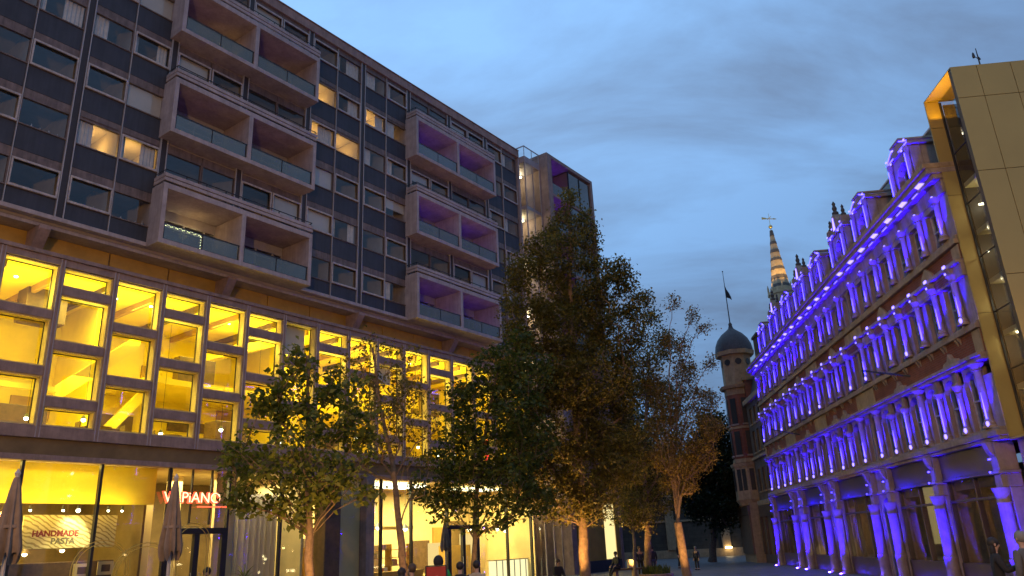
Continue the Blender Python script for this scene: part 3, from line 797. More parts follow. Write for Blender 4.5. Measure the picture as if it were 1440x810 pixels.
# right hand shops: shelves, goods, counters and bright luminaires
mb = MB()
for i in range(5): mb.box(26.0, 33.6, 2.3, 2.8, .4 + .42 * i, .44 + .42 * i)
for x in (26, 28.2, 30, 31.8, 33.5): mb.box(x, x + .06, 2.3, 2.8, .02, 2.4)
mb.box(29.0, 33.0, 1.0, 1.5, .02, 1.0); mb.box(26.0, 33.6, 2.3, 3.0, 3.2, 3.35); mb.box(37.4, 39.8, 3.2, 3.8, .02, 2.2)
L(mb, 'shop_shelving', 'ochre')
cols = [(.7, .25, .08), (.75, .55, .12), (.6, .12, .2), (.8, .75, .6), (.5, .4, .1), (.4, .2, .5)]
gm = [mat('goods', c, .5) for c in cols]
for ci, m_ in enumerate(gm):
    mb = MB()
    for i in range(5):
        for j in range(20):
            if (i * 14 + j * 5 + ci) % len(gm) == ci and random.random() < .95:
                x = 26.15 + .36 * j + random.uniform(0, .1); h = random.uniform(.12, .33); mb.box(x, x + random.uniform(.12, .3), 2.28, 2.6, .445 + .42 * i, .445 + .42 * i + h)
    if mb.v: tag(mb.build('shelf_goods', m_, LB), kind='stuff')
mb = MB(); mb.box(28.9, 33.9, 1.4, 3.4, 5.52, 5.6); L(mb, 'ceiling_light', emission('shop_luminaire', (1., .92, .60), 5.0))
mb = MB(); mb.box(37.6, 41.2, 1.4, 3.0, 5.52, 5.6); L(mb, 'ceiling_light', 'glowpanel')
mb = MB(); mb.box(39.6, 43.0, 1.0, 1.6, .02, 1.15); L(mb, 'lit_counter', emission('counter_light', (1., .88, .45), 1.0), bevel=.03)
for i in range(6):
    mb = MB(); mb.box(39.6 + .62 * i, 39.66 + .62 * i, .96, .995, .02, 1.15); L(mb, 'counter_joint', 'mull')
mb = MB(); mb.box(39.5, 43.1, .94, 1.66, 1.155, 1.2); L(mb, 'counter_top', 'wood')
mb = MB(); mb.box(36.95, 38.6, 4.2, 4.3, .5, 2.4); mb.box(40, 42, 4.2, 4.3, 1.6, 2.9); each(mb, 'menu_board', emission('menu_glow', (1., .70, .25), .8), LB)
for x, e, c in ((7.0, 520, (1., .76, .2)), (12.0, 520, (1., .76, .2)), (18.6, 380, (1., .78, .3)), (22.0, 260, (1., .85, .42)), (30.8, 900, (1., .80, .32)), (35.3, 480, (1., .80, .30)), (39.5, 520, (1., .76, .24))):
    lamp('shop_lamp', 'AREA', e, c, (x, 2.8, 5.45), LB, 3.4, 2.0)
lamp('bulkhead_wash', 'AREA', 75, (1., .70, .16), (6.5, .45, 4.0), LB, 9, .25, (R(180) - R(25), 0, 0))
lamp('bulkhead_wash', 'AREA', 55, (1., .70, .16), (13.5, .45, 4.0), LB, 5, .25, (R(180) - R(25), 0, 0))
for x in (2.0, 5.0, 8.0):
    lamp('bulkhead_down', 'AREA', 25, (1., .70, .16), (x * 1.6, .6, 5.6), LB, 4, .25, (R(-20), 0, 0))
for i, (a, b, z0, z1, k_) in enumerate(((28.6, 29.6, 1.2, 2.9, 'wood'), (30.2, 31.4, 3.4, 4.4, 'ochre'), (32.0, 33.2, 1.0, 3.2, 'brownwall'), (34.5, 36.2, 3.4, 4.2, 'pale'), (37.2, 38.8, .8, 2.6, 'wood'), (39.2, 40.4, 2.2, 3.4, 'ochre'), (40.8, 42.4, 1.4, 3.8, 'brownwall'), (33.6, 34.4, .4, 2.4, 'wood'), (26.0, 27.2, 2.6, 3.3, 'brownwall'))):
    mb = MB(); mb.box(a, b, 5.9 - .01 * i, 5.995, z0, z1); L(mb, 'wall_panel', k_)
for i, (x, y, z) in enumerate(((29.2, 1.8, 3.2), (30.6, 2.1, 3.3), (32.4, 1.8, 3.2), (37.8, 1.6, 3.1), (39.0, 2.0, 3.2), (40.6, 1.6, 3.1), (42.0, 2.0, 3.0))):
    pl = MB(); pl.tube([(x, y, 5.69), (x, y, z + .2)], .01, 5); pl.lathe(x, y, [(.05, z + .24), (.24, z)], 14); po = L(pl, 'pendant_lamp', 'black')
    bl = MB(); bl.ball((x, y, z - .02), .12, 10, 6); L(bl, 'bulb', 'lampwhite', po)
# far end of the podium: bright corner window past the big tree
mb = MB(); mb.box(46.0, 52.0, -1.2, 3, 0, .75); L(mb, 'corner_plinth', 'panel')
mb = MB(); mb.box(49.6, 51.2, -1.1, -1.06, .8, 4.6); L(mb, 'corner_glass_light', emission('corner_glow', (1., .80, .34), .85))
mb = MB(); mb.box(51.2, 52.0, -1.16, -1.0, .76, 5.2); mb.box(46.0, 49.6, -1.16, -1.0, .76, 5.2); each(mb, 'corner_pier', M['ochre'], LB)

# ================================================================== PURPLE-LIT VICTORIAN BUILDING  (local: x into the building, y along the street, z up)
RROT = -R(5.178)
_ca, _sa = math.cos(R(5.178)), math.sin(R(5.178))
ROR = (_ca * 12.18, -_sa * 12.18, 0)
VB = empty('victorian_building', ROR, RROT, 'red brick and stone Victorian block washed in violet light, with gabled dormers', 'building')
def V(mb, name, m, parent=None, **k):
    return mb.build(name, M[m] if isinstance(m, str) else m, parent or VB, **k)
M['stone'] = mat('pale_stone', (.29, .22, .175), .85, noise=.25, nscale=3, bump=.3, streak=.18)
M['stone2'] = mat('buff_stone', (.33, .235, .14), .85, noise=.25, nscale=3, bump=.3, streak=.18)
M['brick'] = brick_mat('red_brick', (.23, .055, .03), (.17, .04, .025), (.16, .12, .10), 1., 'YZ')
M['slate'] = mat('slate', (.05, .045, .05), .6, noise=.3, nscale=6, bump=.2)
M['shopfront'] = mat('shopfront_paint', (.07, .045, .03), .4, noise=.15, nscale=2)
M['shop_in'] = mat('shop_interior', (.26, .18, .10), .8, noise=.4, nscale=.9)
M['strip'] = emission('violet_glow', (.030, .021, 1.), 14.)  # glow shared by the column streaks and the small violet strips
M['strip_hot'] = emission('led_lens', (.17, .13, 1.), 3.6)
M['ground_led'] = emission('ground_light_lens', (.05, .02, 1.), 230.)
Y0, Y1 = 23.78, 55.0
COLS = [24.42, 25.90, 27.35, 28.85, 30.38, 31.80, 33.35, 35.40, 37.12, 38.60, 40.45, 42.30, 43.85, 45.25, 46.80, 48.92, 50.45, 52.22, 54.10]
NARROW = [(33.35, 35.40), (40.45, 42.30), (46.80, 48.92)]
BAYS = [(24.42, 28.85), (28.85, 33.35), (35.40, 40.45), (42.30, 46.80), (48.92, 54.10)]
# brick panels and solid wall between the window storeys
mb = MB()
mb.box(.0, .9, Y0, Y1, 6.96, 7.70); mb.box(.0, .9, Y0, Y1, 9.98, 10.48)
V(mb, 'brick_wall', 'brick')
mb = MB(); mb.box(.905, 1.0, Y0 + .05, Y1 - .05, 4.3, 13.2); mb.box(1.0, 9, Y0 + .05, Y0 + .3, 0, 13.3); mb.box(1.0, 9, Y1 - .3, Y1 - .05, 0, 13.3); V(mb, 'rear_wall', 'slate')
# stone bands
mb = MB()
mb.box(-.30, .9, Y0 - .05, Y1, 4.42, 4.60); mb.box(-.22, .9, Y0, Y1, 4.30, 4.418); mb.box(-.16, .9, Y0, Y1, 4.602, 4.70)
V(mb, 'first_ledge', 'stone', bevel=.02)
mb = MB(); mb.box(-.12, .9, Y0, Y1, 7.70, 7.86); mb.box(-.05, .9, Y0, Y1, 7.862, 7.94); V(mb, 'second_ledge', 'stone', bevel=.015)
mb = MB(); mb.box(-.12, .9, Y0, Y1, 10.50, 10.66); mb.box(-.04, .9, Y0, Y1, 10.662, 10.80); V(mb, 'third_ledge', 'stone2', bevel=.015)
mb = MB(); mb.box(-.18, .9, Y0, Y1, 6.72, 6.83); mb.box(-.26, .9, Y0, Y1, 6.832, 6.955); V(mb, 'arcade_cornice', 'stone', bevel=.015)
mb = MB(); mb.box(-.10, .9, Y0, Y1, 9.42, 9.84); mb.box(-.22, .9, Y0, Y1, 9.842, 9.975); V(mb, 'frieze', 'stone', bevel=.015)
mb = MB(); mb.box(-.06, .9, Y0, Y1, 12.30, 12.78); mb.box(-.30, .9, Y0 - .05, Y1, 12.782, 12.95); mb.box(-.48, .9, Y0 - .1, Y1 + .1, 12.952, 13.14); V(mb, 'main_cornice', 'stone', bevel=.02)
mb = MB(); mb.box(-.56, .9, Y0 - .1, Y1 + .1, 13.142, 13.33); V(mb, 'gutter', 'stone2', bevel=.03)

def arch_fill(mb, y0, y1, zs, ztop, x0, x1, n=8):
    # spandrel wall above a round arch that springs at zs between y0 and y1
    c = (y0 + y1) / 2; r = (y1 - y0) / 2
    pts = [(y0 + (y1 - y0) * .5 * (1 - math.cos(math.pi * i / n)), zs + r * math.sin(math.pi * i / n)) for i in range(n + 1)]
    for i in range(n):
        (ya, za), (yb, zb) = pts[i], pts[i + 1]
        if yb - ya < 1e-4: continue
        mb.extrude([(x0, ya, za), (x0, yb, zb), (x0, yb, ztop), (x0, ya, ztop)], (x1 - x0, 0, 0))

# openings: list of (y0, y1) per storey between piers
def openings(pw, split=False):
    o = []
    for a, b in zip(COLS[:-1], COLS[1:]):
        if (a, b) in NARROW:
            m_ = (a + b) / 2; o.append((a + pw, m_ - .10, 1)); o.append((m_ + .10, b - pw, 1))
        else: o.append((a + pw, b - pw, 0))
    return o
def window(y0, y1, z0, z1, arched=False):
    w = MB(); t = .06
    w.box(.17, .27, y0, y0 + t, z0, z1); w.box(.17, .27, y1 - t, y1, z0, z1); w.box(.17, .27, y0 + t, y1 - t, z1 - t, z1); w.box(.17, .27, y0 + t, y1 - t, z0, z0 + t)
    zm = (z0 + z1) / 2; w.box(.16, .26, y0 + t, y1 - t, zm - .025, zm + .025)
    if y1 - y0 > .7: w.box(.18, .25, (y0 + y1) / 2 - .018, (y0 + y1) / 2 + .018, z0 + t, zm - .026)
    o = V(w, 'window', 'frame')
    p = MB(); p.poly([(.22, y0 + t, z0 + t), (.22, y1 - t, z0 + t), (.22, y1 - t, z1 - t), (.22, y0 + t, z1 - t)]); V(p, 'pane', 'glass', o)
    if random.random() < .45:
        c = MB(); c.box(.31, .32, y0 + t, y1 - t, z1 - random.uniform(.3, .8), z1 - .03); V(c, 'blind', 'blind', o)
def floor_piers(pw, z0, z1, name):
    mb = MB(); prev = Y0
    for y0, y1, nar in openings(pw):
        mb.box(.02, .9, prev, y0, z0, z1); prev = y1
    mb.box(.02, .9, prev, Y1, z0, z1)
    return mb
# first floor: round-arched arcade
mb = floor_piers(.30, 4.705, 6.30, 'p')
for y0, y1, nar in openings(.30):
    r = (y1 - y0) / 2
    zs = min(6.22, 6.60 - r)
    arch_fill(mb, y0, y1, 6.60 - r if nar == 0 else 6.30, 6.72, .02, .9)
V(mb, 'arcade_wall', 'stone')
for y0, y1, nar in openings(.30): window(y0, y1, 4.72, 6.62)
# second floor
mb = floor_piers(.36, 7.945, 9.418, 'p'); each(mb, 'second_floor_pier', M['stone'], VB)
for y0, y1, nar in openings(.36): window(y0, y1, 7.95, 9.41)
# third floor
mb = floor_piers(.36, 10.805, 12.298, 'p')
each(mb, 'third_floor_pier', M['stone'], VB)
for y0, y1, nar in openings(.36): window(y0, y1, 10.81, 12.10 if not nar else 12.0)
mb = MB()
for y0, y1, nar in openings(.36):
    if not nar: mb.box(-.03, .88, y0 - .06, y1 + .06, 12.11, 12.296)
    else:
        am = MB(); arch_fill(am, y0, y1, 12.29 - (y1 - y0) / 2 - .05, 12.297, .0, .3); V(am, 'window_arch', 'stone')
each(mb, 'window_lintel', M['stone'], VB)

def column(y, z0, z1, r, x, base_h=.22, cap_h=.22, name='column', strip=None, hot=True, pw=620):
    c = MB()
    prof = [(r * 1.75, z0), (r * 1.75, z0 + base_h * .35), (r * 1.35, z0 + base_h * .5), (r * 1.5, z0 + base_h * .7), (r * 1.08, z0 + base_h), (r, z0 + base_h * 1.3), (r * .92, z1 - cap_h * 1.15),
            (r * 1.2, z1 - cap_h * 1.1), (r * 1.0, z1 - cap_h), (r * 1.3, z1 - cap_h * .55), (r * 1.9, z1 - cap_h * .2), (r * 1.9, z1)]
    c.lathe(x, y, prof, 12)
    o = V(c, name, 'stone', smooth=True)
    if strip:
        a, b, w = strip
        w *= .62; b = a + (b - a) * random.uniform(.7, 1.0)
        q = (r + .03) * .7071; t_ = .012
        cxs, cys = x - q, y - q
        def pt(wd, z, d): return (cxs - wd * .7071 - d, cys + wd * .7071 - d, z)
        s = MB(); s.extrude([pt(-w, a, 0), pt(w, a, 0), pt(w, a + (b - a) * .3, 0), pt(w * .2, b, 0), pt(-w * .2, b, 0), pt(-w, a + (b - a) * .3, 0)], (-t_, -t_, 0))
        V(s, 'lit_streak', 'strip', o)  # lit streak on the shaft, modelled as a glowing tapered sliver
        src = Vector((x - r - .15, y - r - .15, z0 + .12)); tgt = Vector((x, y, z0 + (z1 - z0) * .95))
        lamp('column_uplight', 'SPOT', pw * random.uniform(.55, 1.3), (.015, .0, 1.), src, VB, .03, rot=(tgt - src).to_track_quat('-Z', 'Y').to_euler(), spot=R(50), blend=.8)
        if hot:
            h = MB(); h.ball((cxs - .03, cys - .03, z0 + base_h * .55), .05, 8, 6, (1, 1, 1.7)); V(h, 'spotlight', 'strip_hot', o)
    return o
BIGC = [24.42, 28.85, 33.35, 35.40, 40.45, 42.30, 46.80, 48.92, 54.10]
for i, y in enumerate(COLS):
    big = y in BIGC
    j = random.uniform(-.12, .12)
    # first floor
    column(y, 4.705, 6.715 if big else 6.28, .13 if big else .105, -.07, strip=(4.98, 5.95 + j + (.15 if i < 5 else 0), .034 if big else .026))
    if not big:
        b_ = MB(); b_.box(-.16, .01, y - .17, y + .17, 6.285, 6.37); b_.box(-.10, .01, y - .12, y + .12, 6.372, 6.715); V(b_, 'impost_block', 'stone', bevel=.01)
    # second floor
    s_ = (8.22, 9.0 + j, .03) if i % 4 != 3 else (8.1, 8.7, .012)
    column(y, 7.945, 9.62, .105, -.13, strip=s_, hot=big)
    br = MB(); br.extrude([(-.10, y - .09, 9.55), (-.30, y - .09, 9.835), (-.10, y - .09, 9.835)], (0, .18, 0)); bo = V(br, 'cornice_bracket', 'stone')
    lm = MB(); lm.box(-.335, -.305, y - .09, y + .09, 9.86, 9.95); lm.box(-.34, -.31, y - .035, y + .035, 9.64, 9.70); V(lm, 'spotlight', 'strip_hot', bo)
    # third floor
    column(y, 10.805, 12.34, .105, -.07, strip=(11.05, 11.75 + j, .028) if i % 5 != 2 else (11.0, 11.35, .01), hot=False)
    lm = MB(); lm.box(-.17, -.14, y - .05, y + .05, 12.36, 12.42); V(lm, 'spotlight', 'strip_hot')
    if i < len(COLS) - 1:
        lm = MB(); ym = y + .12; lm.extrude([(-.31, ym - .2, 12.90), (-.31, ym + .30, 12.90), (-.46, ym + .24, 12.945), (-.46, ym - .14, 12.945)], (0, 0, .004)); V(lm, 'cornice_light', 'strip_hot')
        y2 = (y + COLS[i + 1]) / 2
        lm = MB(); lm.box(-.345, -.31, y2 - .22, y2 + .22, 12.80, 12.815); V(lm, 'cornice_strip', 'strip')
# frieze panels, shells and pediment carvings over the bays
for bi, (a, b) in enumerate(zip(COLS[:-1], COLS[1:])):
    w_ = b - a
    mb = MB()
    n = 14; c = (a + b) / 2; pts = []
    for k in range(n):
        t = 2 * math.pi * k / n; pts.append((-.101, c + (w_ / 2 - .2) * max(-1, min(1, 1.25 * math.cos(t))), 9.63 + .12 * max(-1, min(1, 1.25 * math.sin(t)))))
    mb.extrude(pts, (-.03, 0, 0)); V(mb, 'frieze_panel', 'stone2' if bi % 2 else 'brick')
for a, b in BAYS:
    m_ = (a + b) / 2
    for c, w_ in ((m_ - .75, .55),) + (((m_ + .75, .55),) if b - a > 4.6 else ()):
        mb = MB(); mb.extrude([(-.001, c - w_, 6.96), (-.001, c - w_ * .8, 7.12), (-.001, c - w_ * .25, 7.14), (-.001, c, 7.36), (-.001, c + w_ * .3, 7.14), (-.001, c + w_ * .8, 7.10), (-.001, c + w_, 6.96)], (-.16, 0, 0))
        V(mb, 'carved_crest', 'stone', bevel=.02)
    for c in (m_ - .4,):
        pts = [(-.001, c + .5 * math.cos(math.pi * k / 8) * (1 if k not in (2, 6) else .92), 9.98 + .40 * math.sin(math.pi * k / 8) + (.1 if k == 4 else 0)) for k in range(9)]
        mb = MB(); mb.extrude(pts, (-.10, 0, 0)); V(mb, 'carved_shell', 'stone2', bevel=.02)
    for z in (7.47, ):
        for f in (.18, .42, .66, .9):
            y = a + (b - a) * f
            mb = MB()
            for d_ in (-.13, .07): mb.extrude([(-.001, y + d_, z), (-.001, y + d_, z + .225), (-.11, y + d_, z + .225)], (0, .07, 0))
            V(mb, 'ledge_bracket', 'stone')
for a, b in NARROW:
    for z0, z1 in ((6.96, 7.70), (9.98, 10.48)):
        mb = MB(); mb.box(-.05, -.002, a - .1, b + .1, z0, z1 - .02); V(mb, 'stone_panel', 'stone2', bevel=.02)
for z0, z1 in ((6.96, 7.70), (9.98, 10.48)):
    mb = MB(); mb.box(-.05, -.002, Y0, Y0 + .5, z0, z1 - .02); mb.box(-.05, -.002, Y1 - .35, Y1, z0, z1 - .02); V(mb, 'stone_panel', 'stone2', bevel=.02)
# unseen area lamps added for a violet wash, along the ledges and below the cornice
for zz, xx, e in ((4.78, -.28, 26), (7.98, -.2, 20), (10.83, -.2, 20)):
    lamp('ledge_wash', 'AREA', e, (.05, .0, 1.), (xx, (Y0 + Y1) / 2, zz), VB, .06, Y1 - Y0 - 1, (R(180), R(-12), 0))
lamp('cornice_wash', 'AREA', 40, (.04, .0, 1.), (-.36, (Y0 + Y1) / 2, 12.60), VB, .06, Y1 - Y0 - 1, (R(180), 0, 0))
# projecting flag brackets
for y, z in ((31.0, 7.35), (47.4, 7.35)):
    mb = MB(); mb.tube([(0, y - 1.6, z), (-1.35, y - .6, z + .52)], .035, 6); V(mb, 'flag_bracket', 'black')
# roof and dormers
mb = MB(); mb.extrude([(.75, Y0, 13.30), (1.35, Y0, 14.85), (6, Y0, 15.2), (8, Y0, 13.3)], (0, Y1 - Y0, 0)); V(mb, 'mansard_roof', 'slate')
mb = MB(); mb.box(.2, .74, Y0, Y1, 13.20, 13.34); V(mb, 'roof_gutter', 'slate')
mb = MB()
for k in range(8): 
    y = 26.8 + 3.5 * k; mb.poly([(2.0, y + .04, 15.1), (2.0, y + 3.44, 15.1), (2.0, y + 3.44, 16.62), (2.0, y + .04, 16.62)])
mb.poly([(2.0, 26.8, 15.1), (5.0, 26.8, 15.1), (5.0, 26.8, 16.62), (2.0, 26.8, 16.62)])
V(mb, 'rooftop_glazing', 'rail_glass')
mb = MB()
for k in range(9): mb.box(1.98, 2.03, 26.78 + 3.5 * k, 26.83 + 3.5 * k, 15.0, 16.64)
mb.box(1.96, 5.0, 26.76, 54.8, 16.64, 16.72); V(mb, 'rooftop_frame', 'mull')
DOR = [(26.65, 0), (31.2, 0), (34.40, 1), (38.1, 0), (41.40, 1), (44.6, 0), (47.88, 1), (51.5, 0)]
for c, kind in DOR:
    hw = .88 if kind == 0 else .98; zt = 15.12 if kind == 0 else 15.2
    d = MB()
    d.box(.18, .55, c - hw, c - hw + .34, 13.34, zt); d.box(.18, .55, c + hw - .34, c + hw, 13.34, zt)
    arch_fill(d, c - hw + .34, c + hw - .34, zt - .30 - (hw - .34), zt, .18, .55)
    d.box(.56, 1.9, c - hw + .02, c - hw + .16, 13.34, zt - .02); d.box(.56, 1.9, c + hw - .16, c + hw - .02, 13.34, zt - .02)
    d.box(.2, .5, c - hw + .345, c + hw - .345, 13.34, 13.55)
    do = V(d, 'dormer', 'stone', bevel=.015)
    t_ = MB(); t_.box(.08, 2.0, c - hw - .12, c + hw + .12, zt + .002, zt + .13)
    if kind == 0:
        t_.extrude([(.10, c - hw - .14, zt + .132), (.10, c + hw + .14, zt + .132), (.10, c + .35, zt + .46), (.10, c - .35, zt + .46)], (1.9, 0, 0))
        t_.box(.05, 2.0, c - .42, c + .42, zt + .462, zt + .55)
    else:
        t_.extrude([(.12, c - hw + .05, zt + .132), (.12, c + hw - .05, zt + .132), (.12, c + .12, zt + .95), (.12, c - .12, zt + .95)], (.35, 0, 0))
        t_.box(.08, .5, c - hw - .14, c - hw + .16, zt + .133, zt + .5); t_.box(.08, .5, c + hw - .16, c + hw + .14, zt + .133, zt + .5)
    V(t_, 'gable', 'stone', do, bevel=.015)
    gs = MB(); gs.box(.055, .075, c - hw - .1, c - hw * .25, zt + .05, zt + .08); gs.box(.055, .075, c + hw * .35, c + hw + .1, zt + .05, zt + .08)
    if kind == 0:
        for sg in (-1, 1): gs.extrude([(.095, c + sg * (hw + .08), zt + .17), (.095, c + sg * .36, zt + .45), (.095, c + sg * .36, zt + .41), (.095, c + sg * (hw + .02), zt + .14)], (-.02, 0, 0))
    each(gs, 'gable_strip', M['strip'], do)
    if kind == 1:
        for (yy, zz, s_) in ((c, zt + .95, 1.), (c - hw, zt + .5, .8), (c + hw, zt + .5, .8)):
            f = MB(); f.lathe(.28, yy, [(.15 * s_, zz), (.16 * s_, zz + .12 * s_), (.08 * s_, zz + .2 * s_), (.12 * s_, zz + .34 * s_), (.06 * s_, zz + .5 * s_), (.09 * s_, zz + .58 * s_), (.01, zz + .72 * s_)], 8)
            V(f, 'finial', 'slate', do)
        for sg in (-1, 1):
            f = MB(); f.extrude([(.14, c + sg * .30, zt + .64), (.14, c + sg * .5, zt + .40), (.14, c + sg * .74, zt + .36), (.14, c + sg * .86, zt + .14), (.14, c + sg * .3, zt + .14)], (.18, 0, 0)); V(f, 'scroll', 'stone', do, bevel=.03)
        f = MB(); f.extrude([(.10, c - .14, zt + .2), (.10, c + .14, zt + .2), (.10, c + .05, zt + .8), (.10, c - .05, zt + .8)], (-.02, 0, 0)); V(f, 'gable_light', 'strip_hot', do)
    w = MB(); a_, b_ = c - hw + .36, c + hw - .36
    w.box(.40, .46, a_, a_ + .06, 13.56, zt - .12); w.box(.40, .46, b_ - .06, b_, 13.56, zt - .12); w.box(.40, .46, a_ + .06, b_ - .06, 14.2, 14.26)
    V(w, 'dormer_window', 'frame', do)
    w = MB(); w.poly([(.43, a_, 13.56), (.43, b_, 13.56), (.43, b_, zt - .1), (.43, a_, zt - .1)]); V(w, 'dormer_pane', 'glass', do)
    w = MB(); w.box(.9, .95, c - hw + .17, c + hw - .17, 13.34, zt - .05); V(w, 'dormer_room', 'slate', do)
    for sg in (-1, 1):
        p = MB(); yy = c + sg * (hw - .10)
        p.lathe(.10, yy, [(.11, 13.345), (.11, 13.5), (.075, 13.56), (.07, zt - .25), (.12, zt - .15), (.12, zt - .002)], 10); po_ = V(p, 'column', 'stone', do, smooth=True)
        s = MB(); s.extrude([(.005, yy - .028, 13.6), (.005, yy + .028, 13.6), (.005, yy + .012, 14.85), (.005, yy - .012, 14.85)], (-.02, 0, 0)); V(s, 'lit_streak', 'strip', po_)  # glowing sliver stands in for the lit streak on the dormer column
        lamp('column_uplight', 'SPOT', 700, (.015, .0, 1.), (-.10, yy - .2, 13.4), VB, .03, rot=(R(180) + R(8), R(7), 0), spot=R(46), blend=.7)
    for yy, zz in ((c - hw, zt + .2), (c + hw * .2, zt + .3), (c + hw, zt + .18), (c - hw * .6, zt - .08), (c + hw * .6, zt - .08)):
        s = MB(); s.box(.02, .045, yy - .05, yy + .05, zz, zz + .05); V(s, 'spotlight', 'strip_hot', do)

# ground floor: piers, columns, shopfronts
GC = [24.42, 28.80, 33.30, 35.30, 40.50, 42.40, 46.90, 48.95, 54.45]
GPAIR = [(33.30, 35.30), (40.50, 42.40), (46.90, 48.95)]
mb = MB(); mb.box(.905, .99, Y0, Y1, 4.0, 4.3); V(mb, 'shop_bressummer', 'slate')
for y in GC:
    mb = MB(); mb.box(-.24, .35, y - .20, y + .20, 2.98, 3.36); mb.box(-.30, .35, y - .26, y + .26, 3.362, 3.46); mb.box(-.22, .35, y - .20, y + .20, 3.462, 4.296)
    mb.box(-.05, .35, y - .2, y + .2, 0, 2.975)
    V(mb, 'shop_pier', 'stone', bevel=.015)
    mb = MB(); mb.extrude([(-.225, y - .13, 3.85), (-.34, y - .13, 4.0), (-.42, y - .13, 4.29), (-.225, y - .13, 4.29)], (0, .26, 0)); V(mb, 'console_bracket', 'stone', bevel=.01)
    mb = MB()
    mb.lathe(-.22, y, [(.25, 0.01), (.25, .12), (.215, .16), (.21, .86), (.225, .9), (.225, .98), (.205, 1.0), (.205, 1.06), (.19, 1.12), (.175, 2.5), (.195, 2.53), (.195, 2.57), (.18, 2.6), (.19, 2.72), (.235, 2.88), (.25, 2.975)], 16)
    co = V(mb, 'shop_column', 'stone', smooth=True)
    led = MB(); led.lathe(-.58, y - .05, [(.055, .012), (.055, .03), (.02, .035)], 10); V(led, 'ground_light', 'ground_led', co)
    for sy_ in (-.42, .1):
        src = Vector((-.72, y + sy_, .10)); tgt = Vector((-.22, y, 2.9)); lamp('column_uplight', 'SPOT', 2400 if sy_ < 0 else 900, (.015, .0, 1.), src, VB, .04, rot=(tgt - src).to_track_quat('-Z', 'Y').to_euler(), spot=R(36), blend=.8)
    lamp('column_uplight', 'POINT', 14, (.015, .0, 1.), (-.62, y, 3.55), VB, .03)
    led = MB(); led.box(-.42, -.40, y - .03, y + .03, 3.40, 3.45); led.box(-.36, -.33, y - .06, y + .06, 3.78, 3.82); V(led, 'spotlight', 'strip', co)
for a, b in GPAIR:
    mb = MB(); mb.box(.0, .5, a + .205, b - .205, 3.47, 4.296); mb.box(-.1, .5, a + .27, b - .27, 3.36, 3.46)
    arch_fill(mb, a + .45, b - .45, 3.35 - (b - a - .9) / 2 - .15, 3.355, .0, .4)
    mb.box(.0, .4, a + .21, a + .45, 0, 3.355); mb.box(.0, .4, b - .45, b - .21, 0, 3.355); mb.box(.41, .5, a + .2, b - .2, 0, 3.35)
    V(mb, 'niche', 'stone', bevel=.015)
    led = MB(); led.box(.15, .2, (a + b) / 2 - .12, (a + b) / 2 + .12, 2.3, 2.34); V(led, 'niche_light', 'strip')
gaps = [(24.42, 28.80), (28.80, 33.30), (35.30, 40.50), (42.40, 46.90), (48.95, 54.45)]
for gi, (a, b) in enumerate(gaps):
    a += .22; b -= .22
    mb = MB(); mb.box(-.02, .30, a, b, 3.50, 4.28); mb.box(-.06, .30, a, b, 3.40, 3.498); mb.box(.05, .2, a, b, 2.70, 2.78); mb.box(.0, .32, a, b, 0, .78)
    n = 2 if b - a < 4.4 else 3
    for k in range(n + 1):
        y = a + (b - a - .09) * k / n; mb.box(.04, .22, y, y + .09, .785, 2.695); mb.box(.06, .2, y, y + .07, 2.785, 3.395)
    so = V(mb, 'shopfront', 'shopfront', bevel=.012)
    mb = MB(); mb.poly([(.14, a, .78), (.14, b, .78), (.14, b, 3.4), (.14, a, 3.4)]); V(mb, 'shop_glass', 'glass', so)
    mb = MB(); mb.box(.31, .34, a, b, 3.1, 4.2); mb.box(3.0, 3.1, a, b, .02, 4.0); mb.box(.34, 3.0, a, b, 3.42, 3.5); mb.box(.35, 3.0, a - .15, a - .1, .02, 3.4); mb.box(.35, 3.0, b + .1, b + .15, .02, 3.4)
    V(mb, 'shop_room', 'shop_in')
    mb = MB()
    mb.box(.8, .83, a + .2, a + .9, .8, 3.0); mb.box(1.1, 1.14, b - 1.3, b - .5, .8, 2.9); mb.box(1.5, 1.9, a + 1.2, a + 2.2, .02, 1.5)
    V(mb, 'shop_screen', 'shop_in' if gi in (0, 1) else 'wood')
    lamp('shop_lamp', 'POINT', (7, 4, 14, 3, 2)[gi], (1., .62, .22), (1.7, (a + b) / 2 + .4, 2.7), VB, .12)
    lm = MB()
    if gi in (1,): lm.box(2.0, 2.06, a + .5, a + 1.9, 1.75, 1.85); lm.box(2.0, 2.06, a + .5, a + 1.3, .98, 1.05); lm.ball((1.2, a + 2.2, 2.95), .045, 8, 5)
    elif gi == 2: 
        for dy, dz, r_ in ((1.2, 2.1, .09), (1.35, 1.9, .12), (1.3, 1.6, .06), (3.4, 2.4, .05)): lm.ball((1.0, a + dy, dz), r_, 8, 6)
        lm.box(.9, .95, a + .6, a + 1.0, .85, 1.05); lm.box(.9, .95, a + 3.0, a + 3.6, .85, 1.05)
    elif gi == 0: lm.ball((1.6, a + 3.2, 2.6), .04, 8, 5)
    elif gi == 3: lm.ball((.8, a + 2.0, 1.9), .04, 8, 5); lm.ball((.7, b - .6, .95), .12, 8, 5); lm.box(.7, .74, b - 1.6, b - .5, .82, .9)
    else: lm.ball((1.0, a + 2.0, 2.3), .10, 8, 5)
    V(lm, 'shop_light', 'lampwarm')
mb = MB(); mb.box(.35, 3, Y0 + .2, Y1 - .2, .004, .02); V(mb, 'shop_floor', 'wood')

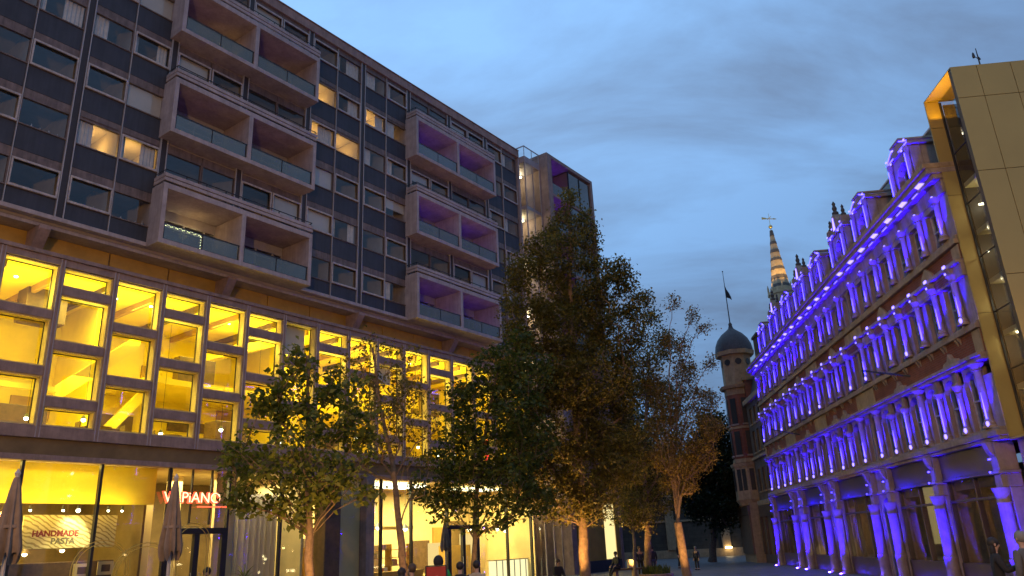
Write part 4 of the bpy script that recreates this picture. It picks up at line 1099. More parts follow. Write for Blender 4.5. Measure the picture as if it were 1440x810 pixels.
# ================================================================== GOLD-CLAD BUILDING
M['gold'] = mat('gold_panel', (.41, .31, .105), .42, metal=.35, noise=.06, nscale=.5, bump=.04)
M['gold_joint'] = mat('panel_joint', (.10, .07, .03), .6)
GB = empty('gold_building', ROR, RROT, 'gold clad modern building with a tall recessed glass slot, overhanging the street', 'building')
Gy0, Gy1 = 21.70, 23.72
ZR = [4.34, 8.70, 11.99, 14.50, 15.60]; XR = [0, .79, 1.80, 2.85, 3.95, 5.1, 6.3, 7.5]
mb = MB(); mb.box(.02, 7.5, Gy0 + .03, Gy0 + .2, 4.34, 15.58); mb.box(.02, .45, Gy1 - .0, Gy1 + .02, 4.34, 15.58); V(mb, 'joint_backing', 'gold_joint', GB)
for i in range(len(XR) - 1):
    for j in range(4):
        mb = MB(); mb.box(XR[i] + .009, XR[i + 1] - .009, Gy0, Gy0 + .028, ZR[j] + .009, ZR[j + 1] - .009); V(mb, 'cladding_panel', 'gold', GB, bevel=.004)
ZJ = [4.34, 8.12, 12.11, 14.58, 15.58]
for j in range(4):
    mb = MB(); mb.box(.03, .46, Gy1 - .03, Gy1 - .001, ZJ[j] + .008, ZJ[j + 1] - .008); mb.box(0, .028, Gy1 - .03, Gy1 + .02, ZJ[j] + .008, ZJ[j + 1] - .008); V(mb, 'jamb_panel', 'gold', GB)
mb = MB(); mb.box(0, 7.5, Gy0, Gy1 + .02, 15.585, 15.62); V(mb, 'roof_slab', 'gold', GB)
mb = MB(); mb.box(0.0, 7.5, Gy0 + .02, Gy1, 4.27, 4.33); V(mb, 'soffit_panel', 'gold', GB)
lamp('slot_light', 'AREA', 15, (1., .52, .03), (.25, (Gy0 + Gy1) / 2 + .1, 14.9), GB, .3, 1.6, (R(180), 0, 0))
mb = MB(); mb.box(.44, .50, Gy1 - .09, Gy1 - .035, 4.4, 15.5); mb.box(.44, .50, Gy0 + .21, Gy0 + .27, 4.4, 15.5)
for z in (6.3, 8.1, 9.9, 11.7, 13.5): mb.box(.45, .48, Gy0 + .27, Gy1 - .09, z, z + .035)
V(mb, 'slot_mullion', 'black', GB)
mb = MB(); mb.poly([(.47, Gy0 + .2, 4.4), (.47, Gy1 - .04, 4.4), (.47, Gy1 - .04, 15.55), (.47, Gy0 + .2, 15.55)]); V(mb, 'slot_glass', glass('slot_glass', (.6, .62, .62), 1.9), GB)
mb = MB()
for z in (5.7, 7.35, 9.0, 10.65, 12.3): mb.box(.55, 4.0, Gy0 + .22, Gy1 - .09, z, z + .16)
V(mb, 'slot_floor', 'pale', GB)
mb = MB(); mb.box(4.0, 4.1, Gy0 + .22, Gy1 - .1, 4.4, 15.4); mb.box(.55, 4.0, Gy1 - .08, Gy1 - .03, 4.4, 15.4); mb.box(.6, 4.0, Gy0 + .201, Gy0 + .215, 4.4, 15.4); V(mb, 'slot_wall', 'pilaster', GB)
mb = MB()
for k in range(34):
    z = random.choice([5.7, 7.35, 9.0, 10.65, 12.3]) - random.uniform(.03, .9); x = random.uniform(.6, 1.6); y = random.uniform(Gy0 + .6, Gy1 - .14)
    if k % 3: mb.ball((x, y, z), random.uniform(.015, .04), 6, 4)
    else: mb.box(x, x + random.uniform(.1, .5), y, y + .06, z, z + .035)
V(mb, 'office_light', 'lampwhite', GB)
mb = MB()
for k in range(26):
    z = random.uniform(4.6, 12.2); x = random.uniform(.6, 2.2); y = random.uniform(Gy0 + .4, Gy1 - .3); mb.extrude([(x, y, z), (x + .5, y, z + .25), (x + .5, y, z + .33), (x, y, z + .08)], (0, .12, 0))
V(mb, 'office_fitting', 'mull', GB)
for z in (5.0, 6.9, 8.5, 10.2, 11.8): lamp('office_lamp', 'POINT', 9, (1., .92, .60), (1.1, 22.9, z), GB, .1)
mb = MB(); mb.box(.6, 7.5, Gy0 + .3, 23.7, 0, 4.26); V(mb, 'ground_wall', 'stone2', GB)
mb = MB(); mb.box(.2, .58, 23.1, 23.7, 0, 4.26); V(mb, 'ground_pier', 'stone2', GB)
ma = empty('roof_mast', (0, 0, 0), 0, 'thin black mast with sensors on the gold roof edge', 'antenna')
ma.location = (ROR[0] + _ca * 1.15 + _sa * 22.1, ROR[1] - _sa * 1.15 + _ca * 22.1, 15.62)
mb = MB(); mb.lathe(0, 0, [(.025, 0), (.02, .5), (.012, .85)], 8); mb.build('pole', M['black'], ma)
mb = MB(); mb.tube([(-.13, 0, .58), (0, 0, .45)], .012, 5); mb.lathe(-.13, 0, [(.035, .5), (.045, .56), (.03, .66), (.01, .7)], 8); mb.tube([(0, 0, .52), (.05, 0, .42)], .03, 6); mb.build('sensor', M['black'], ma)

# ================================================================== BUILDINGS FURTHER DOWN THE STREET
M['brown_brick'] = brick_mat('brown_brick', (.13, .09, .065), (.10, .07, .05), (.08, .07, .06), 1., 'YZ')
M['dark_red'] = brick_mat('dark_red_brick', (.24, .075, .045), (.19, .06, .035), (.10, .08, .07), 1., 'YZ')
GR = empty('grey_town_house', ROR, RROT, 'plain grey brick town house between the violet block and the domed corner turret', 'building')
def G(mb, name, m, parent=None, **k): return mb.build(name, M[m], parent or GR, **k)
mb = MB()
wz = [(5.0, 6.6), (7.8, 9.4), (9.9, 11.1)]
wy = [56.0, 57.5, 59.0]
zp = 4.2
for z0, z1 in wz:
    mb.box(.25, .8, 55.05, 60.7, zp, z0)
    pv = 55.05
    for y in wy: mb.box(.25, .8, pv, y, z0, z1); pv = y + .85
    mb.box(.25, .8, pv, 60.7, z0, z1); zp = z1
mb.box(.25, .8, 55.05, 60.7, zp, 11.5); mb.box(.8, 8, 55.05, 60.7, 0, 11.5)
G(mb, 'wall', 'brown_brick')
mb = MB(); mb.box(.0, .8, 55.02, 60.7, 11.5, 11.85); mb.box(.1, .24, 55.05, 60.7, 7.3, 7.5); mb.box(.05, .24, 55.05, 60.7, 4.0, 4.35); each(mb, 'cornice', M['stone2'], GR, bevel=.02)
for z0, z1 in wz:
    for y in wy:
        mb = MB(); mb.box(.38, .44, y, y + .07, z0, z1); mb.box(.38, .44, y + .78, y + .85, z0, z1); mb.box(.38, .44, y + .07, y + .78, z1 - .07, z1); mb.box(.38, .44, y + .07, y + .78, (z0 + z1) / 2 - .03, (z0 + z1) / 2 + .03); mb.box(.15, .4, y - .06, y + .91, z0 - .1, z0 - .002)
        w = G(mb, 'window', 'stone2')
        mb = MB(); mb.poly([(.41, y, z0), (.41, y + .85, z0), (.41, y + .85, z1), (.41, y, z1)]); G(mb, 'pane', 'glass', w)
mb = MB(); mb.extrude([(.5, 55.05, 11.86), (1.6, 55.05, 15.2), (6, 55.05, 15.4), (8, 55.05, 11.86)], (0, 5.6, 0)); G(mb, 'roof', 'slate')
mb = MB(); mb.box(1.2, 2.2, 57.6, 59.2, 14.6, 16.4); mb.box(1.1, 2.3, 57.5, 59.3, 16.402, 16.6); G(mb, 'chimney', 'brown_brick')
mb = MB(); mb.box(.05, .25, 55.1, 60.6, 3.2, 4.0); mb.box(.1, .24, 55.1, 60.6, 0, .6)
for y in (55.1, 57.0, 58.8, 60.4): mb.box(.02, .25, y, y + .22, .602, 3.198)
G(mb, 'shopfront', 'shopfront', bevel=.02)
mb = MB(); mb.box(.2, .24, 55.3, 60.4, .6, 3.2); G(mb, 'shutter', 'wood')

TU = empty('turret_building', ROR, RROT, 'narrow red brick corner building with a lead onion dome turret and pale oriel', 'building')
def T(mb, name, m, parent=None, **k): return mb.build(name, M[m], parent or TU, **k)
cxT, cyT = .25, 62.3
def octo(r, z0, z1, mb, r1=None):
    mb.lathe(cxT, cyT, [(r, z0), (r1 or r, z1)], 8, R(22.5), R(22.5) + 2 * math.pi)
mb = MB(); octo(1.22, 4.3, 13.1, mb); mb.box(.4, 8, 60.75, 66.5, 0, 13.6); T(mb, 'wall', 'dark_red')
mb = MB(); mb.box(-.5, .39, 61.0, 65.5, 0.0, 4.28); T(mb, 'shop_base', 'stone2')
mb = MB(); octo(1.5, 13.1, 13.35, mb, 1.62); octo(1.25, 12.6, 13.1, mb); octo(1.30, 7.3, 7.6, mb); octo(1.3, 9.9, 10.1, mb); octo(1.55, 15.85, 16.2, mb, 1.6); mb.box(.3, 6, 60.7, 66.5, 13.6, 13.9); each(mb, 'cornice', M['stone2'], TU, bevel=.02)
mb = MB(); octo(1.2, 13.35, 15.85, mb); T(mb, 'drum', 'stone2')
for a in (180, 225, 270, 315, 135):
    c_, s_ = math.cos(R(a)), math.sin(R(a))
    mb = MB(); px, py = cxT + 1.14 * c_, cyT + 1.14 * s_
    n = 12; pts = [(px - s_ * .26 * math.cos(2 * math.pi * k / n), py + c_ * .26 * math.cos(2 * math.pi * k / n), 15.25 + .26 * math.sin(2 * math.pi * k / n)) for k in range(n)]
    mb.extrude(pts, (c_ * .03, s_ * .03, 0)); T(mb, 'round_window', 'black')
    for z0, z1 in ((10.3, 12.3), (7.9, 9.7)):
        mb = MB(); q = 1.17; px, py = cxT + q * c_, cyT + q * s_
        mb.extrude([(px + s_ * .25, py - c_ * .25, z0), (px - s_ * .25, py + c_ * .25, z0), (px - s_ * .25, py + c_ * .25, z1), (px + s_ * .25, py - c_ * .25, z1)], (c_ * .03, s_ * .03, 0))
        T(mb, 'window', 'black')
        mb = MB(); q = 1.14; px, py = cxT + q * c_, cyT + q * s_
        mb.extrude([(px + s_ * .34, py - c_ * .34, z0 - .14), (px - s_ * .34, py + c_ * .34, z0 - .14), (px - s_ * .34, py + c_ * .34, z0 - .004), (px + s_ * .34, py - c_ * .34, z0 - .004)], (c_ * .12, s_ * .12, 0))
        T(mb, 'window_sill', 'stone')
mb = MB(); mb.lathe(cxT, cyT, [(1.52, 16.2), (1.52, 16.35), (1.44, 16.8), (1.22, 17.3), (.85, 17.75), (.45, 18.05), (.22, 18.25), (.14, 18.5), (.16, 18.62), (.06, 18.8)], 16)
T(mb, 'dome', 'slate', smooth=True)
mb = MB(); octo(1.42, 4.55, 7.0, mb); T(mb, 'oriel', 'stone2')
mb = MB(); octo(1.5, 7.0, 7.25, mb, 1.56); octo(1.2, 4.1, 4.55, mb, 1.48); each(mb, 'oriel_cornice', M['stone2'], TU, bevel=.01)
for a in (180, 225, 270):
    c_, s_ = math.cos(R(a)), math.sin(R(a)); q = 1.315; px, py = cxT + q * c_, cyT + q * s_
    for dd in (-.22, .22):
        mb = MB(); qx, qy = px - s_ * dd, py + c_ * dd
        mb.extrude([(qx + s_ * .17, qy - c_ * .17, 5.2), (qx - s_ * .17, qy + c_ * .17, 5.2), (qx - s_ * .17, qy + c_ * .17, 6.8), (qx + s_ * .17, qy - c_ * .17, 6.8)], (c_ * .02, s_ * .02, 0)); T(mb, 'oriel_window', 'black')
mb = MB(); mb.box(-.62, -.505, 61.05, 65.4, .6, 3.4); T(mb, 'shutter', 'wood')
mb = MB(); mb.box(-.7, -.5, 60.95, 65.5, 3.402, 4.1); T(mb, 'shop_fascia', 'shopfront', bevel=.02)
def world_r(x, y, z=0): return (ROR[0] + _ca * x + _sa * y, ROR[1] - _sa * x + _ca * y, z)
fp = empty('flagpole', world_r(cxT, cyT, 18.78), 0, 'slim flagpole rising from the turret dome with a dark furled flag', 'flagpole')
mb = MB(); mb.lathe(0, 0, [(.05, 0), (.035, 2.5), (.02, 4.5)], 8); mb.ball((0, 0, 4.53), .06, 8, 5); mb.build('pole', M['black'], fp)
mb = MB(); vs = []
for i in range(7):
    t = i / 6
    vs += [(.03 + .50 * t, .06 * math.sin(6 * t), 3.05 - .95 * t - .12), (.03 + .18 * t, .05 * math.sin(5 * t + 1), 3.25 - .62 * t * t)]
vs = [(.02, 0, 2.2), (.02, 0, 3.25), (.16, .06, 2.18), (.14, .05, 2.92), (.3, -.03, 2.08), (.28, -.03, 2.58), (.46, .04, 1.98), (.42, .03, 2.25)]
mb.add(vs, [(0, 2, 3, 1), (2, 4, 5, 3), (4, 6, 7, 5)]); fo = mb.build('flag', mat('dark_flag', (.02, .025, .03), .9), fp)
fo.modifiers.new('solid', 'SOLIDIFY').thickness = .02

# church spire beyond the roofs
M['spire_stone'] = mat('spire_stone', (.46, .36, .22), .85, noise=.2, nscale=1.2)
M['spire_lead'] = mat('spire_lead', (.10, .09, .085), .7, noise=.25, nscale=1.5)
M['gilt'] = mat('gilt', (.75, .55, .2), .35, metal=.8)
SP = empty('church_spire', (55.9, 150, 0), R(10), 'slender banded church spire lit gold from below with a gilt weathervane', 'church')
zb_, zt_, r0_, r1_ = 50.2, 63.2, 1.95, .28
bands = [0, .055, .14, .20, .30, .345, .46, .50, .60, .655, .75, .80, .90, 1.0]
for i in range(len(bands) - 1):
    f0, f1 = bands[i], bands[i + 1]; ra, rb = r0_ + (r1_ - r0_) * f0, r0_ + (r1_ - r0_) * f1
    dark = i % 2 == 0
    mb = MB(); e = .06 if dark else 0
    mb.lathe(0, 0, [(ra + e, zb_ + (zt_ - zb_) * f0), (rb + e, zb_ + (zt_ - zb_) * f1)], 8); mb.build('spire_band', M['spire_lead' if dark else 'spire_stone'], SP)
mb = MB(); mb.lathe(0, 0, [(2.6, 44), (2.6, 48.6), (2.9, 48.7), (2.9, 49.2), (2.3, 49.4), (2.1, 50.2)], 8); mb.lathe(0, 0, [(3.4, 0), (3.2, 43.9)], 8); mb.build('belfry', M['spire_stone'], SP)
for k in range(8):
    a = R(22.5 + 45 * k); mb = MB(); mb.lathe(2.55 * math.cos(a), 2.55 * math.sin(a), [(.22, 49.2), (.22, 50.2), (.05, 51.0)], 6); mb.build('pinnacle', M['spire_stone'], SP)
mb = MB(); mb.ball((0, 0, 64.1), .42, 12, 8); mb.lathe(0, 0, [(.12, 63.2), (.05, 64.0), (.04, 67.2)], 8); mb.build('vane_ball', M['gilt'], SP, smooth=True)
mb = MB(); mb.box(-1.7, 1.6, -.05, .05, 65.9, 66.05); mb.extrude([(-1.7, -.04, 65.75), (-.7, -.04, 65.85), (-.7, -.04, 66.15), (-1.7, -.04, 66.3)], (0, .08, 0)); mb.box(-.05, .05, -.8, .8, 66.1, 66.2); mb.extrude([(1.0, -.04, 65.8), (1.7, -.04, 65.98), (1.0, -.04, 66.18)], (0, .08, 0)); mb.build('weathervane', M['gilt'], SP)
for a in (200, 260, 320): lamp('spire_floodlight', 'SPOT', 4000, (1., .58, .16), (4.6 * math.cos(R(a)), 4.6 * math.sin(R(a)), 48.4), SP, .3, rot=Vector((-math.cos(R(a)) * .36, -math.sin(R(a)) * .36, 1)).to_track_quat('-Z', 'Y').to_euler(), spot=R(50), blend=.8)

# low dark stone church wall across the end of the square
M['rubble'] = brick_mat('ashlar', (.075, .06, .045), (.055, .045, .035), (.035, .03, .025), 1., 'XZ', .9, .38)
CW = empty('stone_church_hall', (15.5, 84, 0), R(0), 'dark stone hall with tall windows closing off the far end of the square', 'building')
mb = MB(); mb.box(-13, 13, 0, 8, 0, 9.5); mb.build('wall', M['rubble'], CW)
mb = MB(); mb.box(-13.2, 13.2, -.25, 8.2, 9.5, 9.9); mb.box(-13, 13, -.15, 0, 3.6, 3.8); mb.box(-13, 13, -.12, 0, 0, .8); each(mb, 'string_course', M['stone2'], CW, bevel=.03)
for x in (-12.6, -6.5, -.5, 5.2): 
    mb = MB(); mb.box(x, x + .9, -.3, -.002, .8, 7.6); mb.box(x - .1, x + 1.0, -.36, -.002, 7.602, 7.9); mb.build('stone_pilaster', M['stone2'], CW, bevel=.03)
for x in (-10.2, -4.0, 2.2):
    mb = MB(); mb.box(x, x + 1.5, -.04, -.002, 4.2, 7.0); w = mb.build('window', M['black'], CW)
    mb = MB(); mb.box(x - .15, x, -.1, -.002, 4.2, 7.0); mb.box(x + 1.5, x + 1.65, -.1, -.002, 4.2, 7.0); mb.box(x - .2, x + 1.7, -.18, -.002, 4.0, 4.198); mb.build('sill', M['stone2'], w)
mb = MB(); mb.box(5.45, 6.1, -.4, -.31, .75, .9); mb.build('wall_light', M['lampwarm'], CW)
lamp('wall_lamp', 'POINT', 12, (1., .7, .3), (5.8, -.7, .9), CW, .1)
lt = empty('wall_lantern', (9.3, 76, 0), 0, 'small glowing yellow lantern on a post past the corner window', 'lantern')
mb = MB(); mb.lathe(0, 0, [(.08, 0), (.06, 3.2)], 8); mb.build('post', M['black'], lt)
mb = MB(); mb.lathe(0, 0, [(.14, 3.2), (.2, 3.75), (.05, 3.85)], 8); mb.build('lamp_glass', emission('lantern_glow', (1., .66, .12), 2.2), lt)

# ================================================================== TREES
def leaf_mat(name, c1, c2, c3, tr=.5):
    m = bpy.data.materials.new(name); m.use_nodes = True
    n = m.node_tree.nodes; l = m.node_tree.links; b = n['Principled BSDF']
    gi = n.new('ShaderNodeNewGeometry'); rp = n.new('ShaderNodeValToRGB')
    e = rp.color_ramp.elements; e[0].color = (*c1, 1); e[1].color = (*c3, 1); e.new(.5).color = (*c2, 1)
    l.new(gi.outputs['Random Per Island'], rp.inputs[0])
    l.new(rp.outputs[0], b.inputs['Base Color'])
    b.inputs['Roughness'].default_value = .5
    t = n.new('ShaderNodeBsdfTranslucent'); l.new(rp.outputs[0], t.inputs[0])
    mx = n.new('ShaderNodeMixShader'); mx.inputs[0].default_value = tr
    o = n['Material Output']
    l.new(b.outputs[0], mx.inputs[1]); l.new(t.outputs[0], mx.inputs[2]); l.new(mx.outputs[0], o.inputs[0])
    return m
M['bark'] = mat('bark', (.20, .135, .085), .9, noise=.4, nscale=9, bump=.6)
M['bark_dk'] = mat('bark_dark', (.11, .08, .055), .9, noise=.4, nscale=9, bump=.6)
M['leaf_a'] = leaf_mat('leaf_maple', (.065, .095, .012), (.14, .165, .02), (.24, .24, .035))
M['leaf_c'] = leaf_mat('leaf_plane', (.03, .06, .010), (.07, .10, .016), (.13, .15, .025))
M['leaf_d'] = leaf_mat('leaf_birch', (.068, .066, .011), (.13, .115, .018), (.23, .18, .03))
M['leaf_f'] = leaf_mat('leaf_rust', (.125, .080, .014), (.19, .125, .018), (.27, .20, .03))
M['leaf_h'] = leaf_mat('leaf_dark', (.012, .022, .008), (.022, .034, .01), (.035, .045, .014))

def grow(seed, trunk, clumps, dens, spread_y, limb=.14):
    r_ = np.random.default_rng(seed)
    tr = [Vector(p) for p in trunk]
    nodes = []; par = []
    for i, p in enumerate(tr):
        if i == 0: nodes.append(p); par.append(-1); continue
        a = tr[i - 1]; n = max(2, int((p - a).length / .4))
        for k in range(1, n + 1):
            q = a.lerp(p, k / n) + Vector((r_.normal() * .02, r_.normal() * .02, 0)); nodes.append(q); par.append(len(nodes) - 2)
    nt_ = len(nodes)
    fork = next((i for i, q in enumerate(nodes) if q.z > 2.2), 0)
    # main limbs: one to the middle of each clump, leaving the trunk below it
    for x, y, z, r in sorted(clumps, key=lambda q: q[2]):
        h = math.hypot(x, y)
        cand = range(fork, nt_)
        hz = lambda i: z - 1.05 * math.hypot(x - nodes[i].x, y - nodes[i].y) - .25
        j = min(cand, key=lambda i: abs(nodes[i].z - hz(i)))
        a = nodes[j]; tgt = Vector((x + r_.normal() * .15, y + r_.uniform(-1, 1) * spread_y * .7, z))
        if (tgt - a).length < .5: continue
        n = max(3, int((tgt - a).length / .4)); prev = j
        mid = a.lerp(tgt, .5) + Vector((-(tgt.x - a.x) * limb, -(tgt.y - a.y) * limb, abs(tgt.z - a.z) * limb * .8))
        for k in range(1, n + 1):
            t = k / n
            q = a * (1 - t) ** 2 + mid * 2 * t * (1 - t) + tgt * t * t + Vector(r_.normal(size=3)) * .025
            nodes.append(q); par.append(prev); prev = len(nodes) - 1
    att = []
    for x, y, z, r in clumps:
        n = max(4, int(dens * r ** 2))
        oy = r_.uniform(-1, 1) * spread_y
        for _ in range(n):
            v = r_.normal(size=3); v /= np.linalg.norm(v); rad = r * r_.uniform(0.25, 1) ** .5
            att.append(Vector((x + v[0] * rad, y + oy + v[1] * rad * 1.15, z + v[2] * rad)))
    c0 = nodes[min(fork + 2, len(nodes) - 1)]
    att.sort(key=lambda p: (p - c0).length)
    arr = np.array([tuple(q) for q in nodes]); tips = []; low_ = np.array([i < fork for i in range(len(nodes))])
    for p in att:
        d = np.linalg.norm(arr - np.array(tuple(p)), axis=1) + np.maximum(0, arr[:, 2] - p.z + .25) * 1.6
        d[:fork] += 50
        j = int(np.argmin(d)); a = nodes[j]; L_ = (p - a).length
        n = max(1, int(L_ / .45)); prev = j
        side = Vector(r_.normal(size=3)) * .10 * L_
        for k in range(1, n + 1):
            t = k / n
            q = a.lerp(p, t) + side * (t * (1 - t)) * 1.6 + Vector((0, 0, -.12 * L_ * t * (1 - t)))
            nodes.append(q); par.append(prev); prev = len(nodes) - 1
        arr = np.vstack([arr, [tuple(q) for q in nodes[len(arr):]]])
        tips.append(prev)
    cnt = [0] * len(nodes)
    for t in tips:
        k = t
        while k >= 0: cnt[k] += 1; k = par[k]
    return nodes, par, cnt, tips, nt_, fork

def make_tree(name, label, pos, trunk, clumps, seed, leafm, barkm, r0, dens=26, nleaf=34, lsize=.10, lspread=.34, spread_y=.6, limb=.14, category='tree', group=None, upright=.3, twig=.010):
    nodes, par, cnt, tips, ntk, fork = grow(seed, trunk, clumps, dens, spread_y, limb)
    root = empty(name, pos, 0, label, category, group)
    N_ = len(tips)
    rad = [max(twig, min(r0, r0 * .82 * (c / N_) ** .56)) for c in cnt]
    ztop = trunk[-1][2]
    for i in range(ntk):
        rad[i] = max(rad[i], r0 * (1 - .72 * nodes[i].z / (ztop + .5)) if i > fork else r0 * (1.12 - .2 * nodes[i].z / max(.1, nodes[fork].z)))
    rad[0] = r0 * 1.45
    # split the skeleton in chains
    kids = {}
    for i, p in enumerate(par): kids.setdefault(p, []).append(i)
    tb, lb = MB(), MB()
    tb.tube([nodes[i] for i in range(ntk)], [rad[i] for i in range(ntk)], 10)
    stack = []
    for i in range(ntk):
        for k in kids.get(i, []):
            if k >= ntk: stack.append((i, k))
    while stack:
        p, k = stack.pop(); ch = [p, k]
        while True:
            ks = kids.get(ch[-1], [])
            if not ks: break
            ks = sorted(ks, key=lambda q: -cnt[q])
            for q in ks[1:]: stack.append((ch[-1], q))
            ch.append(ks[0])
        rr = [rad[c] for c in ch]; rr[0] = rr[1] * 1.15
        mx = max(rr)
        lb.tube([nodes[c] for c in ch], rr, 6 if mx > .03 else 4, caps=False)
    to = tb.build('trunk', M[barkm], root, smooth=True)
    lo = lb.build('branches', M[barkm], root, smooth=True)
    # leaves
    r_ = np.random.default_rng(seed + 99)
    if nleaf:
        T_ = np.array([tuple(nodes[t]) for t in tips]); P0 = np.array([tuple(nodes[par[t]]) for t in tips])
        n = nleaf
        c = np.repeat(T_, n, 0); c0 = np.repeat(P0, n, 0)
        f = r_.uniform(0, 1, (len(c), 1)) ** .6
        dirn = c - c0
        ctr = c0 + dirn * f * 1.15 + r_.normal(size=c.shape) * lspread * np.array([1, 1, .75])
        keep = r_.uniform(size=len(ctr)) < np.repeat(r_.uniform(.35, 1, len(T_)), n)
        ctr = ctr[keep]; m = len(ctr)
        nrm = r_.normal(size=(m, 3)); nrm[:, 2] = np.abs(nrm[:, 2]) + upright; nrm /= np.linalg.norm(nrm, axis=1, keepdims=True)
        a = r_.normal(size=(m, 3)); a[:, 2] -= .5; u = a - nrm * (a * nrm).sum(1, keepdims=True); u /= np.linalg.norm(u, axis=1, keepdims=True); w = np.cross(nrm, u)
        s = lsize * r_.uniform(.6, 1.25, (m, 1)); fold = nrm * s * .18
        V_ = np.stack([ctr - u * s * .5, ctr + w * s * .34 + fold, ctr + u * s * .62, ctr - w * s * .34 + fold], 1).reshape(-1, 3)
        me = bpy.data.meshes.new('crown')
        me.vertices.add(4 * m); me.vertices.foreach_set('co', V_.astype(np.float32).ravel())
        me.loops.add(4 * m); me.loops.foreach_set('vertex_index', np.arange(4 * m, dtype=np.int32))
        me.polygons.add(m); me.polygons.foreach_set('loop_start', np.arange(0, 4 * m, 4, dtype=np.int32)); me.polygons.foreach_set('loop_total', np.full(m, 4, dtype=np.int32))
        me.materials.append(M[leafm]); me.update(calc_edges=True)
        o = bpy.data.objects.new('crown', me); COL.objects.link(o); o.parent = root
    return root
